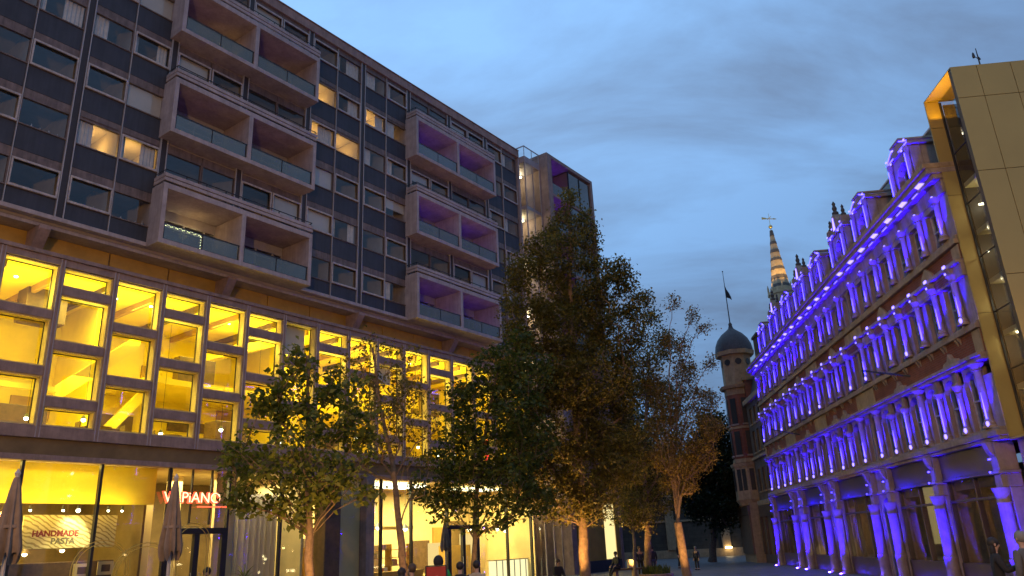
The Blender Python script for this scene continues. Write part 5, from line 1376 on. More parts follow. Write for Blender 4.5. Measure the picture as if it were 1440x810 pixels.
TREES = {
 'A': ([-5.33, 20.0, 0.0],
  [[0.0, 0.0, 0.0], [0.0, 0.0, 1.44], [-0.13, 0.0, 3.4], [-0.23, 0.0, 5.22], [-0.33, -0.0, 7.15]],
  [[-0.33, -0.0, 7.15, 0.42], [-0.69, 0.0, 6.62, 0.5], [0.14, 0.0, 6.54, 0.5], [-0.98, 0.0, 5.97, 0.61], [0.07, 0.0, 5.73, 0.69], [0.98, 0.0, 5.88, 0.46], [-1.27, 0.0, 5.34, 0.61], [-0.31, 0.0, 4.81, 0.81], [0.81, 0.0, 4.95, 0.61], [-1.83, 0.0, 4.46, 0.58], [-0.79, 0.0, 4.11, 0.69], [0.32, 0.0, 4.06, 0.69], [1.14, 0.0, 4.2, 0.42], [-2.25, 0.0, 4.3, 0.42], [-1.5, 0.0, 3.6, 0.58], [-0.17, 0.0, 3.4, 0.69], [0.7, 0.0, 3.54, 0.5], [-1.94, 0.0, 3.45, 0.35], [-0.7, 0.0, 3.04, 0.5], [1.03, 0.0, 5.31, 0.54], [-1.5, 0.0, 6.0, 0.27], [-2.42, 0.0, 4.86, 0.23], [1.4, 0.0, 3.51, 0.27]]),
 'B': ([-3.6, 24.0, 0.0],
  [[0.0, 0.0, 0.0], [0.0, 0.0, 1.2], [-0.2, 0.0, 3.13], [-0.36, 0.0, 4.63], [-0.7, 0.0, 5.97], [-1.03, 0.0, 8.31]],
  [[-1.03, 0.0, 8.27, 0.64], [-1.6, -0.0, 7.82, 0.55], [-0.17, 0.0, 8.03, 0.64], [-0.67, 0.0, 7.12, 0.83], [0.48, 0.0, 7.06, 0.55], [-1.39, 0.0, 6.69, 0.74], [0.18, 0.0, 6.16, 0.78], [-0.65, 0.0, 5.64, 0.92], [-1.83, 0.0, 6.03, 0.41], [0.74, 0.0, 5.46, 0.41], [-1.09, 0.0, 4.84, 0.69], [0.35, -0.0, 4.49, 0.6], [-0.43, 0.0, 6.42, 0.83], [0.97, -0.0, 6.3, 0.28], [0.46, 0.0, 3.74, 0.37]]),
 'C': ([-1.7, 27.0, 0.0],
  [[0.0, 0.0, 0.0], [0.0, 0.0, 0.99], [0.04, 0.0, 3.04], [0.44, 0.0, 5.55], [1.04, 0.0, 8.08]],
  [[0.78, 0.0, 8.04, 0.83], [1.64, 0.0, 8.8, 0.83], [2.11, 0.0, 7.71, 0.93], [0.23, 0.0, 7.03, 0.93], [1.53, 0.0, 6.45, 1.14], [-0.56, 0.0, 6.05, 0.83], [0.68, 0.0, 5.24, 1.14], [2.19, 0.0, 5.42, 0.93], [-1.08, 0.0, 4.83, 0.72], [-0.11, 0.0, 4.06, 0.93], [1.37, 0.0, 3.99, 1.04], [-1.54, 0.0, 3.65, 0.47], [-0.86, 0.0, 3.39, 0.57], [0.6, 0.0, 3.08, 0.67], [2.08, 0.0, 3.49, 0.67], [-1.46, 0.0, 4.13, 0.57], [-0.41, 0.0, 7.11, 0.52], [-0.2, 0.0, 5.09, 0.88]]),
 'D': ([2.14, 30.0, 0.0],
  [[0.0, 0.0, 0.0], [0.0, 0.0, 0.34], [0.17, 0.0, 3.3], [0.14, 0.0, 7.45], [0.31, 0.0, 12.25], [0.48, 0.0, 15.5]],
  [[0.51, 0.0, 16.01, 0.4], [0.15, 0.0, 15.18, 0.58], [0.89, 0.0, 14.88, 0.58], [-0.46, 0.0, 14.38, 0.75], [1.29, 0.0, 14.06, 0.58], [-1.15, 0.0, 13.86, 0.75], [0.33, 0.0, 13.46, 1.04], [-1.67, 0.0, 12.73, 0.69], [1.76, 0.0, 12.43, 0.81], [-0.37, 0.0, 11.91, 1.15], [1.09, 0.0, 11.52, 1.15], [-2.08, 0.0, 12.21, 0.52], [2.32, 0.0, 12.08, 0.69], [-1.62, 0.0, 10.73, 1.09], [0.1, 0.0, 10.04, 1.44], [2.1, 0.0, 10.24, 1.21], [3.06, 0.0, 11.11, 0.52], [-2.07, 0.0, 9.84, 0.69], [-1.09, 0.0, 8.61, 1.44], [1.11, 0.0, 8.21, 1.44], [2.51, 0.0, 8.44, 1.04], [-2.29, 0.0, 7.51, 1.09], [-0.42, 0.0, 6.58, 1.55], [1.45, 0.0, 6.21, 1.32], [-1.36, 0.0, 4.97, 1.21], [0.27, 0.0, 4.62, 1.32], [1.89, 0.0, 4.87, 0.92], [-0.89, 0.0, 3.61, 0.81], [0.73, 0.0, 3.54, 0.86], [-1.96, 0.0, 3.98, 0.81], [-2.55, 0.0, 6.17, 0.75], [-2.74, 0.0, 8.46, 0.46], [-0.04, 0.0, 8.04, 1.15], [-1.89, 0.0, 5.32, 0.86]]),
 'E': ([6.94, 46.0, 0.0],
  [[0.0, 0.0, 0.0], [0.24, 0.0, 2.53], [0.38, 0.0, 6.35], [1.25, 0.0, 11.91]],
  [[-0.15, 0.0, 11.98, 1.15], [1.96, 0.0, 13.23, 1.15], [0.55, 0.0, 10.17, 1.59], [2.19, 0.0, 10.09, 1.23], [-0.9, 0.0, 7.66, 1.59], [1.13, 0.0, 7.48, 1.59], [2.22, 0.0, 6.59, 0.97], [-0.8, 0.0, 5.09, 1.59], [1.24, 0.0, 4.59, 1.32], [-0.11, 0.0, 3.61, 0.97], [1.69, 0.0, 14.86, 0.71]]),
 'F': ([5.95, 30.0, 0.0],
  [[0.0, 0.0, 0.0], [0.0, 0.0, 0.41], [-0.12, 0.0, 2.55]],
  [[0.76, 0.0, 8.39, 0.63], [1.33, 0.0, 7.21, 0.63], [0.03, 0.0, 6.99, 0.81], [0.87, 0.0, 5.83, 0.86], [1.55, 0.0, 6.08, 0.52], [-0.19, 0.0, 5.01, 0.81], [1.05, 0.0, 5.0, 0.63], [0.26, 0.0, 4.18, 0.75], [-0.35, 0.0, 6.11, 0.58], [-0.39, 0.0, 7.87, 0.52], [1.77, 0.0, 10.07, 0.29], [0.68, 0.0, 11.26, 0.29], [1.31, 0.0, 10.61, 0.29], [2.01, 0.0, 8.77, 0.29], [0.9, -0.0, 9.57, 0.4], [0.17, 0.0, 9.61, 0.35], [1.89, 0.0, 7.19, 0.29]]),
 'G': ([5.93, 44.0, 0.0],
  [[0.0, 0.0, 0.0], [0.15, 0.0, 2.17]],
  [[0.27, 0.0, 3.02, 0.42], [-0.36, 0.0, 3.43, 0.67], [0.8, 0.0, 3.53, 0.59], [0.07, 0.0, 4.25, 0.59]]),
 'H': ([15.29, 66.0, 0.0],
  [[0.0, 0.0, 0.0], [0.85, 0.0, 5.05], [1.49, 0.0, 8.54]],
  [[1.61, 0.0, 10.83, 1.39], [2.66, 0.0, 9.56, 1.39], [0.45, 0.0, 7.99, 2.02], [1.97, 0.0, 6.74, 1.77], [3.26, 0.0, 8.16, 0.82], [-0.52, 0.0, 5.11, 1.77], [1.17, 0.0, 4.35, 1.77], [2.33, 0.0, 4.98, 1.27]]),
 'I': ([8.09, 70.0, 0.0],
  [[0.0, 0.0, 0.0], [0.51, 0.0, 5.63], [1.21, 0.0, 11.9]],
  [[1.08, 0.0, 11.91, 2.01], [-0.44, 0.0, 9.41, 2.01], [2.13, 0.0, 9.29, 2.01], [0.62, 0.0, 6.85, 2.28], [2.47, 0.0, 6.15, 1.74], [-1.07, 0.0, 5.7, 1.74], [0.79, 0.0, 14.55, 1.48]]),
}
TG = 'young street trees in a row along the square'
def tree(k, *a, **kw):
    pos, trunk, cl = TREES[k]
    return make_tree(a[0], a[1], pos, trunk, cl, *a[2:], **kw)
tree('A', 'street_tree', 'broad green young tree with big leaves in front of the restaurant door', 3, 'leaf_a', 'bark', .115, dens=30, nleaf=34, lsize=.17, lspread=.15, spread_y=.5, group=TG)
tree('B', 'street_tree', 'thin half bare tree with a leaning trunk and wispy brown twigs before the bright shop', 5, 'leaf_d', 'bark', .115, dens=46, nleaf=13, lsize=.12, lspread=.16, spread_y=.4, group=TG, twig=.008)
tree('C', 'street_tree', 'low dark green dense tree on a thin trunk beside the second shop entrance', 8, 'leaf_c', 'bark_dk', .09, dens=34, nleaf=38, lsize=.16, lspread=.18, spread_y=.6, group=TG)
tree('D', 'street_tree', 'tallest tree, pyramid shaped with small olive leaves and an orange lit trunk', 13, 'leaf_d', 'bark', .20, dens=38, nleaf=84, lsize=.125, lspread=.19, spread_y=.8, group=TG)
tree('E', 'street_tree', 'olive tree standing behind the tall pyramid tree, rising from a planter', 21, 'leaf_d', 'bark', .20, dens=22, nleaf=75, lsize=.16, lspread=.34, spread_y=1.0, group=TG)
tree('F', 'street_tree', 'rust coloured twiggy vase shaped tree with fine bare tips nearest the violet building', 34, 'leaf_f', 'bark', .16, dens=120, nleaf=38, lsize=.085, lspread=.14, spread_y=.5, limb=.3, group=TG, twig=.007)
tree('G', 'street_tree', 'very small sapling with a thin forked stem next to the bench', 41, 'leaf_d', 'bark', .10, dens=60, nleaf=30, lsize=.14, lspread=.2, spread_y=.3, group=TG)
tree('H', 'churchyard_tree', 'dark rounded tree between the rusty tree and the domed corner building', 55, 'leaf_h', 'bark_dk', .28, dens=16, nleaf=90, lsize=.28, lspread=.42, spread_y=1.6)
tree('I', 'churchyard_tree', 'dark tree mostly hidden behind the street trees in front of the stone hall', 61, 'leaf_h', 'bark_dk', .28, dens=13, nleaf=90, lsize=.28, lspread=.45, spread_y=1.6)

# ================================================================== PEOPLE
SKIN = mat('skin', (.42, .26, .19), .55, noise=.08, nscale=20)
HAIRM = {'dark': mat('dark_hair', (.018, .012, .010), .6), 'grey': mat('grey_hair', (.20, .19, .18), .7), 'brown': mat('brown_hair', (.06, .035, .02), .6)}
CLOTH = {'black': mat('black_cloth', (.018, .017, .02), .85, noise=.2, nscale=14, bump=.3), 'grey': mat('grey_cloth', (.11, .105, .10), .9, noise=.18, nscale=14, bump=.4), 'green': mat('green_cloth', (.02, .30, .07), .8, noise=.2, nscale=12, bump=.3),
         'navy': mat('navy_cloth', (.03, .032, .06), .85, noise=.2, nscale=14, bump=.3), 'brown': mat('brown_cloth', (.08, .05, .035), .85, noise=.2, nscale=14, bump=.3), 'beige': mat('beige_cloth', (.42, .36, .28), .85, noise=.12, nscale=14, bump=.3), 'jean': mat('denim', (.045, .06, .10), .9, noise=.2, nscale=20)}
def skin_mesh(name, verts, edges, radii, material, parent, root=0, sub=2):
    me = bpy.data.meshes.new(name); me.from_pydata([tuple(v) for v in verts], edges, []); me.materials.append(material); me.update()
    o = bpy.data.objects.new(name, me); COL.objects.link(o); o.parent = parent
    md = o.modifiers.new('skin', 'SKIN'); md.use_smooth_shade = True
    lay = me.skin_vertices[0] if len(me.skin_vertices) else None
    if lay is None:
        return o
    for i, r in enumerate(radii):
        r = r if isinstance(r, tuple) else (r, r)
        lay.data[i].radius = r; lay.data[i].use_root = (i == root)
    s = o.modifiers.new('sub', 'SUBSURF'); s.levels = sub; s.render_levels = sub
    return o
def ensure_skin(verts, edges, radii):
    pass
def hand_chain(verts, edges, radii, wrist_i, d, side):
    """palm with five bent fingers continuing the forearm direction d"""
    w = Vector(verts[wrist_i]); d = d.normalized(); up = Vector((0, 0, 1))
    lat = d.cross(up); lat = lat.normalized() if lat.length > .1 else Vector((1, 0, 0)); nrm = lat.cross(d).normalized()
    p = len(verts); verts.append(w + d * .07); radii.append((.036, .022)); edges.append((wrist_i, p))
    for k, (off, ln) in enumerate(((-.028, .062), (-.009, .075), (.010, .070), (.028, .055))):
        b = len(verts)
        q0 = w + d * .105 + lat * off; q1 = q0 + d * ln * .5 - nrm * .012; q2 = q1 + d * ln * .4 - nrm * .028
        for q, r in ((q0, .0105), (q1, .0095), (q2, .008)): verts.append(q); radii.append(r)
        edges += [(p, b), (b, b + 1), (b + 1, b + 2)]
    b = len(verts); t0 = w + d * .045 + lat * (-.045 * side); t1 = t0 + d * .035 - lat * .018 * side - nrm * .012
    for q, r in ((t0, .012), (t1, .0095)): verts.append(q); radii.append(r)
    edges += [(p, b), (b, b + 1)]

def person(label, loc, rz, h=1.75, top='black', bottom='black', hair='dark', long_hair=False, pose='stand', hood=False, build=1.0, group=None, skirt=None):
    root = empty('person', loc, rz, label, 'person', group)
    k = h / 1.75
    def v(x, y, z): return Vector((x * k, y * k, z * k))
    # facing -Y
    sit = pose == 'sit'; walk = pose == 'walk'; reach = pose == 'reach'
    pz = .60 if sit else .92
    lean = .10 if sit else (.03 if reach else .0)
    hipw, shw = .095 * build, .185 * build
    pel = v(0, 0, pz)
    def sp(t): return v(0, -lean * t, pz + t)
    J = {'pel': pel, 'waist': sp(.16), 'chest': sp(.36), 'neck': sp(.54), 'jaw': sp(.60) + v(0, -.015, 0), 'head': sp(.69) + v(0, -.02, 0), 'crown': sp(.79) + v(0, 0, 0)}
    legs = {}
    for s in (-1, 1):
        hip = pel + v(s * hipw, 0, -.02)
        if sit:
            kn = hip + v(s * .04, -.40, -.06 if s < 0 else -.02); an = kn + v(0, -.30 if s > 0 else -.10, -.44 if s < 0 else -.46)
            an.z = .09 * k
        elif walk:
            kn = hip + v(0, -.10 * s - .06, -.41); an = v(s * .09, -.20 * s + .02, .085)
        else:
            kn = hip + v(s * .01, -.02, -.41); an = v(s * .11, .02, .085)
        legs[s] = (hip, kn, an, an + v(s * .02, -.15, -.045))
    arms = {}
    for s in (-1, 1):
        sh = J['neck'] + v(s * shw, .01, -.09)
        if reach: el = sh + v(s * .06, -.10, -.26); wr = el + v(-s * .07, -.21, .07)
        elif sit: el = sh + v(s * .05, -.06, -.27); wr = el + v(-s * .06, -.20, -.10)
        elif walk: el = sh + v(s * .05, .07 * s, -.29); wr = el + v(0, -.09 + .06 * s, -.23)
        else: el = sh + v(s * .06, .02, -.28); wr = el + v(-s * .02, -.07, -.24)
        arms[s] = (sh, el, wr)
    vs = [J['pel'], J['waist'], J['chest'], J['neck'], J['jaw'], J['head'], J['crown']]
    rd = [(.12 * build * k, .09 * k), (.105 * build * k, .08 * k), (.13 * build * k, .095 * k), .052 * k, .062 * k, .088 * k, .06 * k]
    ed = [(0, 1), (1, 2), (2, 3), (3, 4), (4, 5), (5, 6)]
    # nose
    vs.append(J['head'] + v(0, -.098, -.03)); rd.append(.014 * k); ed.append((5, 7))
    for s in (-1, 1):
        b = len(vs); hp, kn, an, toe = legs[s]
        for q, r in ((hp, .082), (kn, .055), (an, .04), (toe, .034)): vs.append(q); rd.append(r * k)
        ed += [(0, b), (b, b + 1), (b + 1, b + 2), (b + 2, b + 3)]
        b = len(vs); sh, el, wr = arms[s]
        for q, r in ((sh, .055), (el, .04), (wr, .028)): vs.append(q); rd.append(r * k)
        ed += [(2, b), (b, b + 1), (b + 1, b + 2)]
        hand_chain(vs, ed, rd, b + 2, wr - el, s)
    bo = skin_mesh('body', vs, ed, rd, SKIN, root)
    # face: eyes and mouth
    e = MB()
    for s in (-1, 1): e.ball(J['head'] + v(s * .033, -.083, .005), .011 * k, 6, 4)
    e.box(J['head'].x - .022 * k, J['head'].x + .022 * k, J['head'].y - .085 * k, J['head'].y - .07 * k, J['head'].z - .068 * k, J['head'].z - .060 * k)
    e.build('eyes', HAIRM['dark'], root)
    er = MB()
    for s in (-1, 1): er.ball(J['head'] + v(s * .09, .005, -.01), .026 * k, 6, 5, (.5, .8, 1.2))
    er.build('ears', SKIN, root)
    # top
    vs = [J['pel'] + v(0, 0, -.06), J['waist'], J['chest'], J['neck'] + v(0, .005, -.02)]
    rd = [(.155 * build * k, .125 * k), (.14 * build * k, .112 * k), (.165 * build * k, .128 * k), .07 * k]; ed = [(0, 1), (1, 2), (2, 3)]
    for s in (-1, 1):
        b = len(vs); sh, el, wr = arms[s]
        for q, r in ((sh, .078), (el, .06), (el.lerp(wr, .93), .046)): vs.append(q); rd.append(r * k)
        ed += [(2, b), (b, b + 1), (b + 1, b + 2)]
    skin_mesh('jacket', vs, ed, rd, CLOTH[top], root, 1)
    # trousers and shoes
    vs = [J['pel'] + v(0, 0, .02)]; rd = [(.14 * build * k, .11 * k)]; ed = []
    for s in (-1, 1):
        b = len(vs); hp, kn, an, toe = legs[s]
        for q, r in ((hp, .10), (kn, .075), (an + v(0, 0, .03), .06)): vs.append(q); rd.append(r * k)
        ed += [(0, b), (b, b + 1), (b + 1, b + 2)]
    skin_mesh('trousers', vs, ed, rd, CLOTH[bottom], root)
    for s in (-1, 1):
        hp, kn, an, toe = legs[s]
        m = MB(); z0 = an.z - .082 * k
        m.extrude([(an.x - .045 * k, an.y + .07 * k, z0), (an.x + .045 * k, an.y + .07 * k, z0), (an.x + .05 * k, an.y - .17 * k, z0), (an.x, an.y - .21 * k, z0), (an.x - .05 * k, an.y - .17 * k, z0)], (0, 0, .075 * k))
        m.build('shoe', CLOTH['black'], root, bevel=.02)
    # hair or hood
    hd = J['head']
    m = MB()
    if hood:
        m.ball(hd + v(0, .02, .005), .128 * k, 12, 8, (.95, 1.05, 1.12)); m.build('hood', CLOTH[top] if hood is True else CLOTH[hood], root, smooth=True)
    else:
        m.ball(hd + v(0, .022, .030), .108 * k, 12, 8, (.92, 1.0, 1.02))
        if long_hair: m.ball(hd + v(0, .055, -.10), .10 * k, 12, 8, (.95, .62, 1.6))
        m.build('hair', HAIRM[hair], root, smooth=True)
    return root
CG = 'people sitting and standing outside the shop entrance'
person('person in a bright green hooded jacket seen from behind beside the red sign', (-2.16, 20, 0), R(175), 1.86, 'green', 'navy', pose='reach', hood='black', build=1.15)
person('person with long dark hair, leftmost of the two heads left of the red sign', (-2.76, 18, 0), R(150), 1.66, 'black', 'black', 'dark', True, build=.9)
person('person with dark bobbed hair between the long haired person and the green jacket', (-2.60, 18.5, 0), R(230), 1.73, 'brown', 'black', 'brown', build=.9)
person('person with short dark hair and black coat just right of the red sign', (-1.62, 20, 0), R(190), 1.70, 'black', 'navy', 'dark')
person('person in a pale hooded top, rightmost of the heads near the second entrance', (-1.24, 20.5, 0), R(160), 1.70, 'beige', 'black', 'dark', build=1.05)
person('person in dark clothes standing by the restaurant door behind the second parasol', (-8.4, 21.2, 0), R(20), 1.84, 'black', 'black', 'dark')
person('person in black sitting on the dark bench with one leg stretched out', (5.15, 45.2, 0), R(-55), 1.78, 'black', 'black', 'dark', pose='sit')
person('person in a navy coat standing behind the sapling stem', (6.62, 46.4, 0), R(15), 1.66, 'navy', 'black', 'brown')
person('person in a dark coat standing right of the planter trunk with back turned', (7.36, 46.4, 0), R(200), 1.64, 'black', 'jean', 'dark', build=1.05)
person('person in a dark suit walking across the open square', (10.8, 56, 0), R(10), 1.74, 'black', 'black', 'brown', pose='walk')
person('person in a dark jacket half hidden behind the rusty tree trunk', (11.05, 52, 0), R(-40), 1.45, 'navy', 'black', 'grey', build=.95)
person('dark haired person in a black coat facing the grey haired man by the shop window', (9.27, 16, 0), R(70), 1.74, 'black', 'jean', 'dark', True, pose='reach', build=.92)
person('person with grey hair in a grey jacket seen from behind by the shop window', (9.62, 15.6, 0), R(200), 1.84, 'grey', 'brown', 'grey', pose='stand', build=1.1)
person('person in black sitting in the shade left of the tall tree trunk', (1.35, 34, 0), R(30), 1.72, 'black', 'black', 'brown', pose='sit')

# bench and planter
bn = empty('bench', (5.15, 45.35, 0), R(20), 'low dark bench slab on block feet under the small sapling', 'bench')
mb = MB(); mb.box(-.4, 2.4, -.22, .28, .42, .52); mb.build('seat', M['wood'], bn, bevel=.02)
for x in (-.2, 1.0, 2.1):
    mb = MB(); mb.box(x, x + .18, -.16, .22, 0, .419); mb.build('leg', M['concrete_dk'], bn)
b2 = empty('bench', (1.35, 34.15, 0), R(25), 'low dark bench slab in the shade beside the tall tree trunk', 'bench')
for ch in bn.children: dup(ch, b2)
bg_ = empty('shopping_bag', (5.95, 45.45, .52), R(20), 'pale paper bag standing on the bench', 'bag')
mb = MB(); mb.extrude([(-.2, -.12, 0), (.2, -.12, 0), (.2, .12, 0), (-.2, .12, 0)], (0.02, 0, .46)); mb.build('bag_body', CLOTH['beige'], bg_, bevel=.02)
mb = MB(); mb.tube([(-.08, 0, .455), (-.06, 0, .58), (.06, 0, .6), (.1, 0, .455)], .012, 6); mb.build('handle', CLOTH['brown'], bg_)
pl = empty('planter', (7.3, 45.2, 0), 0, 'low planter of tufted dark plants at the foot of the olive tree', 'planter')
mb = MB(); mb.lathe(0, 0, [(.9, 0), (.95, .16), (.88, .18), (.8, .10)], 20); mb.build('kerb', M['concrete_dk'], pl)
mb = MB()
for i in range(170):
    a = random.uniform(0, 6.28); r = .75 * math.sqrt(random.random()); h = random.uniform(.3, .62); x, y = r * math.cos(a), r * math.sin(a)
    dx_, dy_ = random.uniform(-.2, .2), random.uniform(-.2, .2); w_ = .02
    mb.add([(x - w_, y, .1), (x + w_, y, .1), (x + dx_ * .6 + w_, y + dy_ * .6, .1 + h * .7), (x + dx_, y + dy_, .1 + h), (x + dx_ * .6 - w_, y + dy_ * .6, .1 + h * .7)], [(0, 1, 2, 3, 4)])
mb.build('plants', M['leaf_c'], pl)

# closed parasols
M['canvas'] = mat('parasol_canvas', (.24, .18, .14), .9, noise=.25, nscale=4, bump=.4, streak=.3)
def parasol(loc, label, ht, L_, rmax, tilt=0.):
    r = empty('parasol', loc, random.uniform(0, 3), label, 'parasol', 'closed parasols outside the cafes')
    r.rotation_euler = (0, tilt, r.rotation_euler.z)
    mb = MB(); mb.lathe(0, 0, [(.032, .05), (.032, ht)], 10); mb.lathe(0, 0, [(.035, ht), (.05, ht + .04), (.02, ht + .09), (.005, ht + .12)], 8); mb.build('pole', M['mull'], r)
    mb = MB(); mb.lathe(0, 0, [(.34, 0), (.34, .05), (.06, .08), (.05, .3)], 16); mb.build('base', M['black'], r)
    prof = []
    for i in range(15):
        t = i / 14; q = (.22 + .78 * t ** .8) * rmax
        if t > .88: q *= 1 - (t - .88) * 1.6
        prof.append((q, ht - .03 - L_ * t))
    mb = MB(); n = 48; vs = []
    for i, (q, z) in enumerate(prof):
        t = i / 14
        for k in range(n):
            a = 2 * math.pi * k / n
            rr = q * (1 + (.06 + .30 * t) * math.cos(8 * a + .5 * math.sin(3 * t)) + .06 * math.sin(3 * a + 4 * t))
            vs.append((rr * math.cos(a), rr * math.sin(a), z + (.10 * t * t * math.cos(8 * a + 1.5) if i == 14 else 0)))
    mb.add(vs, [(i * n + k, (i + 1) * n + k, (i + 1) * n + (k + 1) % n, i * n + (k + 1) % n) for i in range(14) for k in range(n)])
    mb.build('canopy', M['canvas'], r, smooth=True)
    mb = MB(); mb.lathe(0, 0, [(rmax * .80, ht - L_ * .62), (rmax * .82, ht - L_ * .62 - .05)], 24); mb.build('strap', M['canvas'], r)
    return r
parasol((-8.47, 13, 0), 'closed beige parasol at the far left in front of the restaurant window', 3.52, 1.32, .20, R(3))
parasol((-6.66, 15, 0), 'closed beige parasol in front of the red lit restaurant sign', 3.50, 1.36, .19, R(-1))
parasol((-3.55, 36, 0), 'closed beige parasol beside the second entrance behind the red sign', 3.25, 1.25, .22)

# red sign board
rs = empty('sign_board', (-1.88, 17, 0), R(-8), 'red upright sign board with a pale round emblem beside the green jacket', 'sign')
mb = MB(); mb.box(-.21, .21, -.02, .02, .55, 1.66); mb.build('board', mat('red_board', (.36, .018, .012), .5, noise=.15, nscale=4), rs, bevel=.008)
mb = MB(); mb.box(-.235, -.212, -.03, .03, .0, 1.68); mb.box(.212, .235, -.03, .03, .0, 1.68); mb.box(-.21, .21, -.025, .025, 1.662, 1.685); mb.build('frame', M['black'], rs)
mb = MB(); mb.lathe(0, 0, [(.075, -.004), (.075, .004)], 18); e_ = mb.build('emblem', mat('emblem_pale', (.75, .5, .4), .5), rs); e_.location = (.02, -.03, 1.40); e_.rotation_euler = (R(90), 0, 0)
mb = MB(); mb.box(-.02, .06, -.033, -.026, 1.12, 1.33); mb.build('emblem_stem', M['frame'], rs)

# thin hoop arches of the restaurant terrace
M['hoop'] = mat('brass_hoop', (.62, .45, .12), .35, metal=.6)
for i, (x, y, w_, h, rz, lab) in enumerate(((-11.3, 21.3, 1.3, 2.55, 50, 'tall thin brass hoop arch under the pasta poster'), (-8.6, 20.6, .85, 2.85, 54, 'thin brass double hoop arch over the restaurant door'), (-9.9, 20.9, 1.5, 2.42, 48, 'wide low brass hoop arch between the window and the restaurant door'))):
    h_ = empty('hoop_arch', (x, y, 0), R(rz), lab, 'hoop')
    for d_ in (0, .09):
        mb = MB(); pts = [(-w_ / 2 - d_, 0, 0), (-w_ / 2 - d_, 0, h - w_ / 2)] + [(-(w_ / 2 + d_) * math.cos(math.pi * k / 14), 0, h - w_ / 2 + (w_ / 2 + d_) * math.sin(math.pi * k / 14)) for k in range(1, 14)] + [(w_ / 2 + d_, 0, h - w_ / 2), (w_ / 2 + d_, 0, 0)]
        mb.tube(pts, .011, 6); mb.build('hoop', M['hoop'], h_, smooth=True)

# unseen street lamps added for the warm sodium cast (behind and beside the photographer)
def added_street_lamp(loc, rz, label, e, ht):
    r = empty('added_street_lamp', loc, rz, label, 'street lamp', 'added sodium street lamps out of view')
    mb = MB(); mb.lathe(0, 0, [(.12, 0), (.12, .9), (.07, 1.0), (.05, ht)], 10); mb.tube([(0, 0, ht - .1), (.2, 0, ht + .3), (.8, 0, ht + .4)], .035, 8); mb.build('post', M['black'], r)
    mb = MB(); mb.box(.6, 1.15, -.14, .14, ht + .34, ht + .46); mb.build('lamp_head', M['black'], r)
    mb = MB(); mb.box(.64, 1.11, -.11, .11, ht + .31, ht + .338); mb.build('lens', emission('sodium_lens', SODIUM, 6.), r)
    lamp('street_fill', 'POINT', e, SODIUM, (.87, 0, ht + .12), r, .18)
added_street_lamp((-3, -14, 0), R(80), 'unseen added tall black post lamp with an orange light behind the photographer', 11500, 9.5)
added_street_lamp((9, -9, 0), R(100), 'unseen added tall black post lamp with an orange light near the right kerb behind the photographer', 900, 9.5)
added_street_lamp((13.4, 17.6, 0), R(20), 'unseen added short black post lamp with an orange light by the gold building', 90, 5.6)

def added_tree_uplight(loc, label, e, rot):  # unseen uplights, added to brighten trunks and crowns
    r = empty('added_ground_uplight', loc, 0, label, 'uplight', 'unseen added uplights at the feet of the trees')
    mb = MB(); mb.lathe(0, 0, [(.11, 0), (.11, .05), (.09, .055), (.09, .035)], 16); mb.build('housing', M['black'], r)
    mb = MB(); mb.lathe(0, 0, [(.085, .036), (.085, .042)], 16); mb.build('lens', emission('tree_fill_lens', SODIUM, 5.), r)
    lamp('tree_fill', 'SPOT', e, SODIUM, (0, 0, .08), r, .05, rot=rot, spot=R(75), blend=.9)
added_tree_uplight((1.75, 28.9, 0), 'unseen added ground uplight at the foot of the tall tree', 1500, (R(165), R(-4), 0))
added_tree_uplight((5.8, 28.9, 0), 'unseen added ground uplight at the foot of the rusty tree', 620, (R(168), 0, 0))
added_tree_uplight((6.2, 44.8, 0), 'unseen added ground uplight at the foot of the olive tree', 900, (R(168), 0, 0))
added_tree_uplight((-5.0, 18.6, 0), 'unseen added ground uplight at the foot of the broad green tree', 650, (R(163), R(-4), 0))
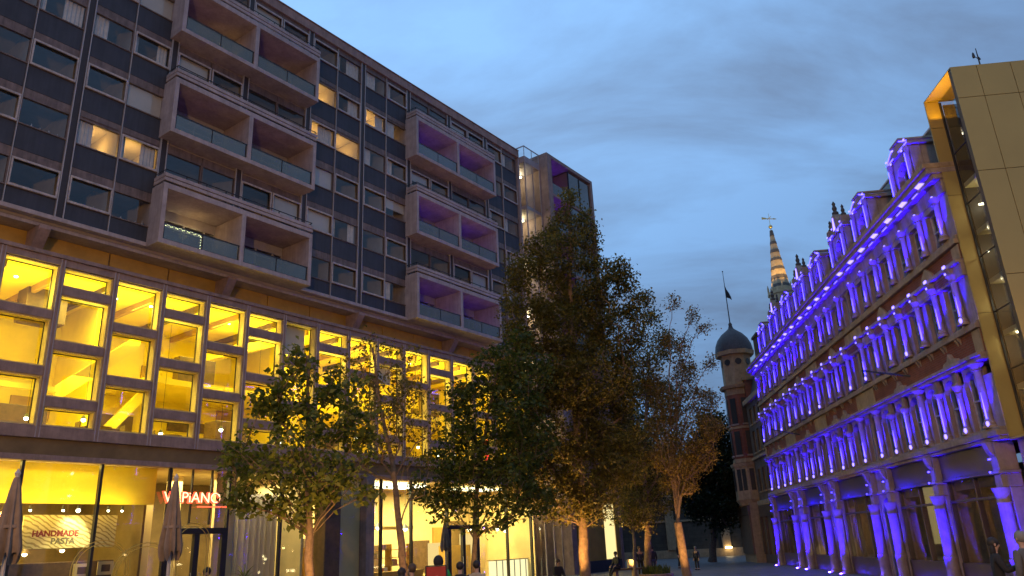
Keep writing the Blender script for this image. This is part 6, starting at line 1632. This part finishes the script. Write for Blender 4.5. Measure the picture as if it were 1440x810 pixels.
added_tree_uplight((-3.3, 22.7, 0), 'unseen added ground uplight at the foot of the thin half bare tree', 200, (R(163), R(-4), 0))
added_tree_uplight((-1.4, 25.7, 0), 'unseen added ground uplight at the foot of the low dark green tree', 300, (R(163), R(-4), 0))

# potted palms inside the restaurant
def palm(loc, label, h):
    r = empty('potted_palm', loc, random.uniform(0, 6), label, 'plant')
    mb = MB(); mb.lathe(0, 0, [(.16, 0), (.2, .4), (.17, .4), (.15, .34)], 14); mb.build('pot', M['wood'], r)
    mb = MB()
    for k in range(26):
        a = random.uniform(0, 6.28); L_ = random.uniform(.7, 1.25) * h * .55; up = random.uniform(.35, 1.0)
        prev = None; vs = []
        for q in range(7):
            t = q / 6; rr = L_ * t * (1.1 - up * .5); z = .4 + h * .35 + L_ * (up * t - .75 * t * t * (1.2 - up * .6)); w_ = .035 * (1 - t) ** .5 + .004
            vs += [(rr * math.cos(a) - w_ * math.sin(a), rr * math.sin(a) + w_ * math.cos(a), z), (rr * math.cos(a) + w_ * math.sin(a), rr * math.sin(a) - w_ * math.cos(a), z)]
        mb.add(vs, [(2 * q, 2 * q + 1, 2 * q + 3, 2 * q + 2) for q in range(6)])
    mb.lathe(0, 0, [(.04, .38), (.03, .45 + h * .36)], 6)
    mb.build('fronds', M['leaf_a'], r)
def lw(s_, y_, z_=0.02): return (LB.location.x + .5874 * s_ - .8092 * y_, LB.location.y + .8092 * s_ + .5874 * y_, z_)
palm(lw(13.2, 1.3), 'spiky potted palm under the pasta poster inside the restaurant', 1.7)
palm(lw(11.8, 1.5), 'spiky potted palm at the left edge of the restaurant window', 1.5)
palm(lw(21.8, 1.4), 'bushy potted palm behind the glass right of the restaurant door', 2.0)
palm(lw(22.1, .35, 14.965), 'potted palm in the lowest right hand loggia above the podium, left stack', 1.5)
palm(lw(15.6, .2, 20.27), 'potted palm at the left end of the middle loggia of the left stack', 1.3)
palm(lw(37.9, .3, 25.575), 'potted palm at the right end of the top loggia of the right stack', 1.4)
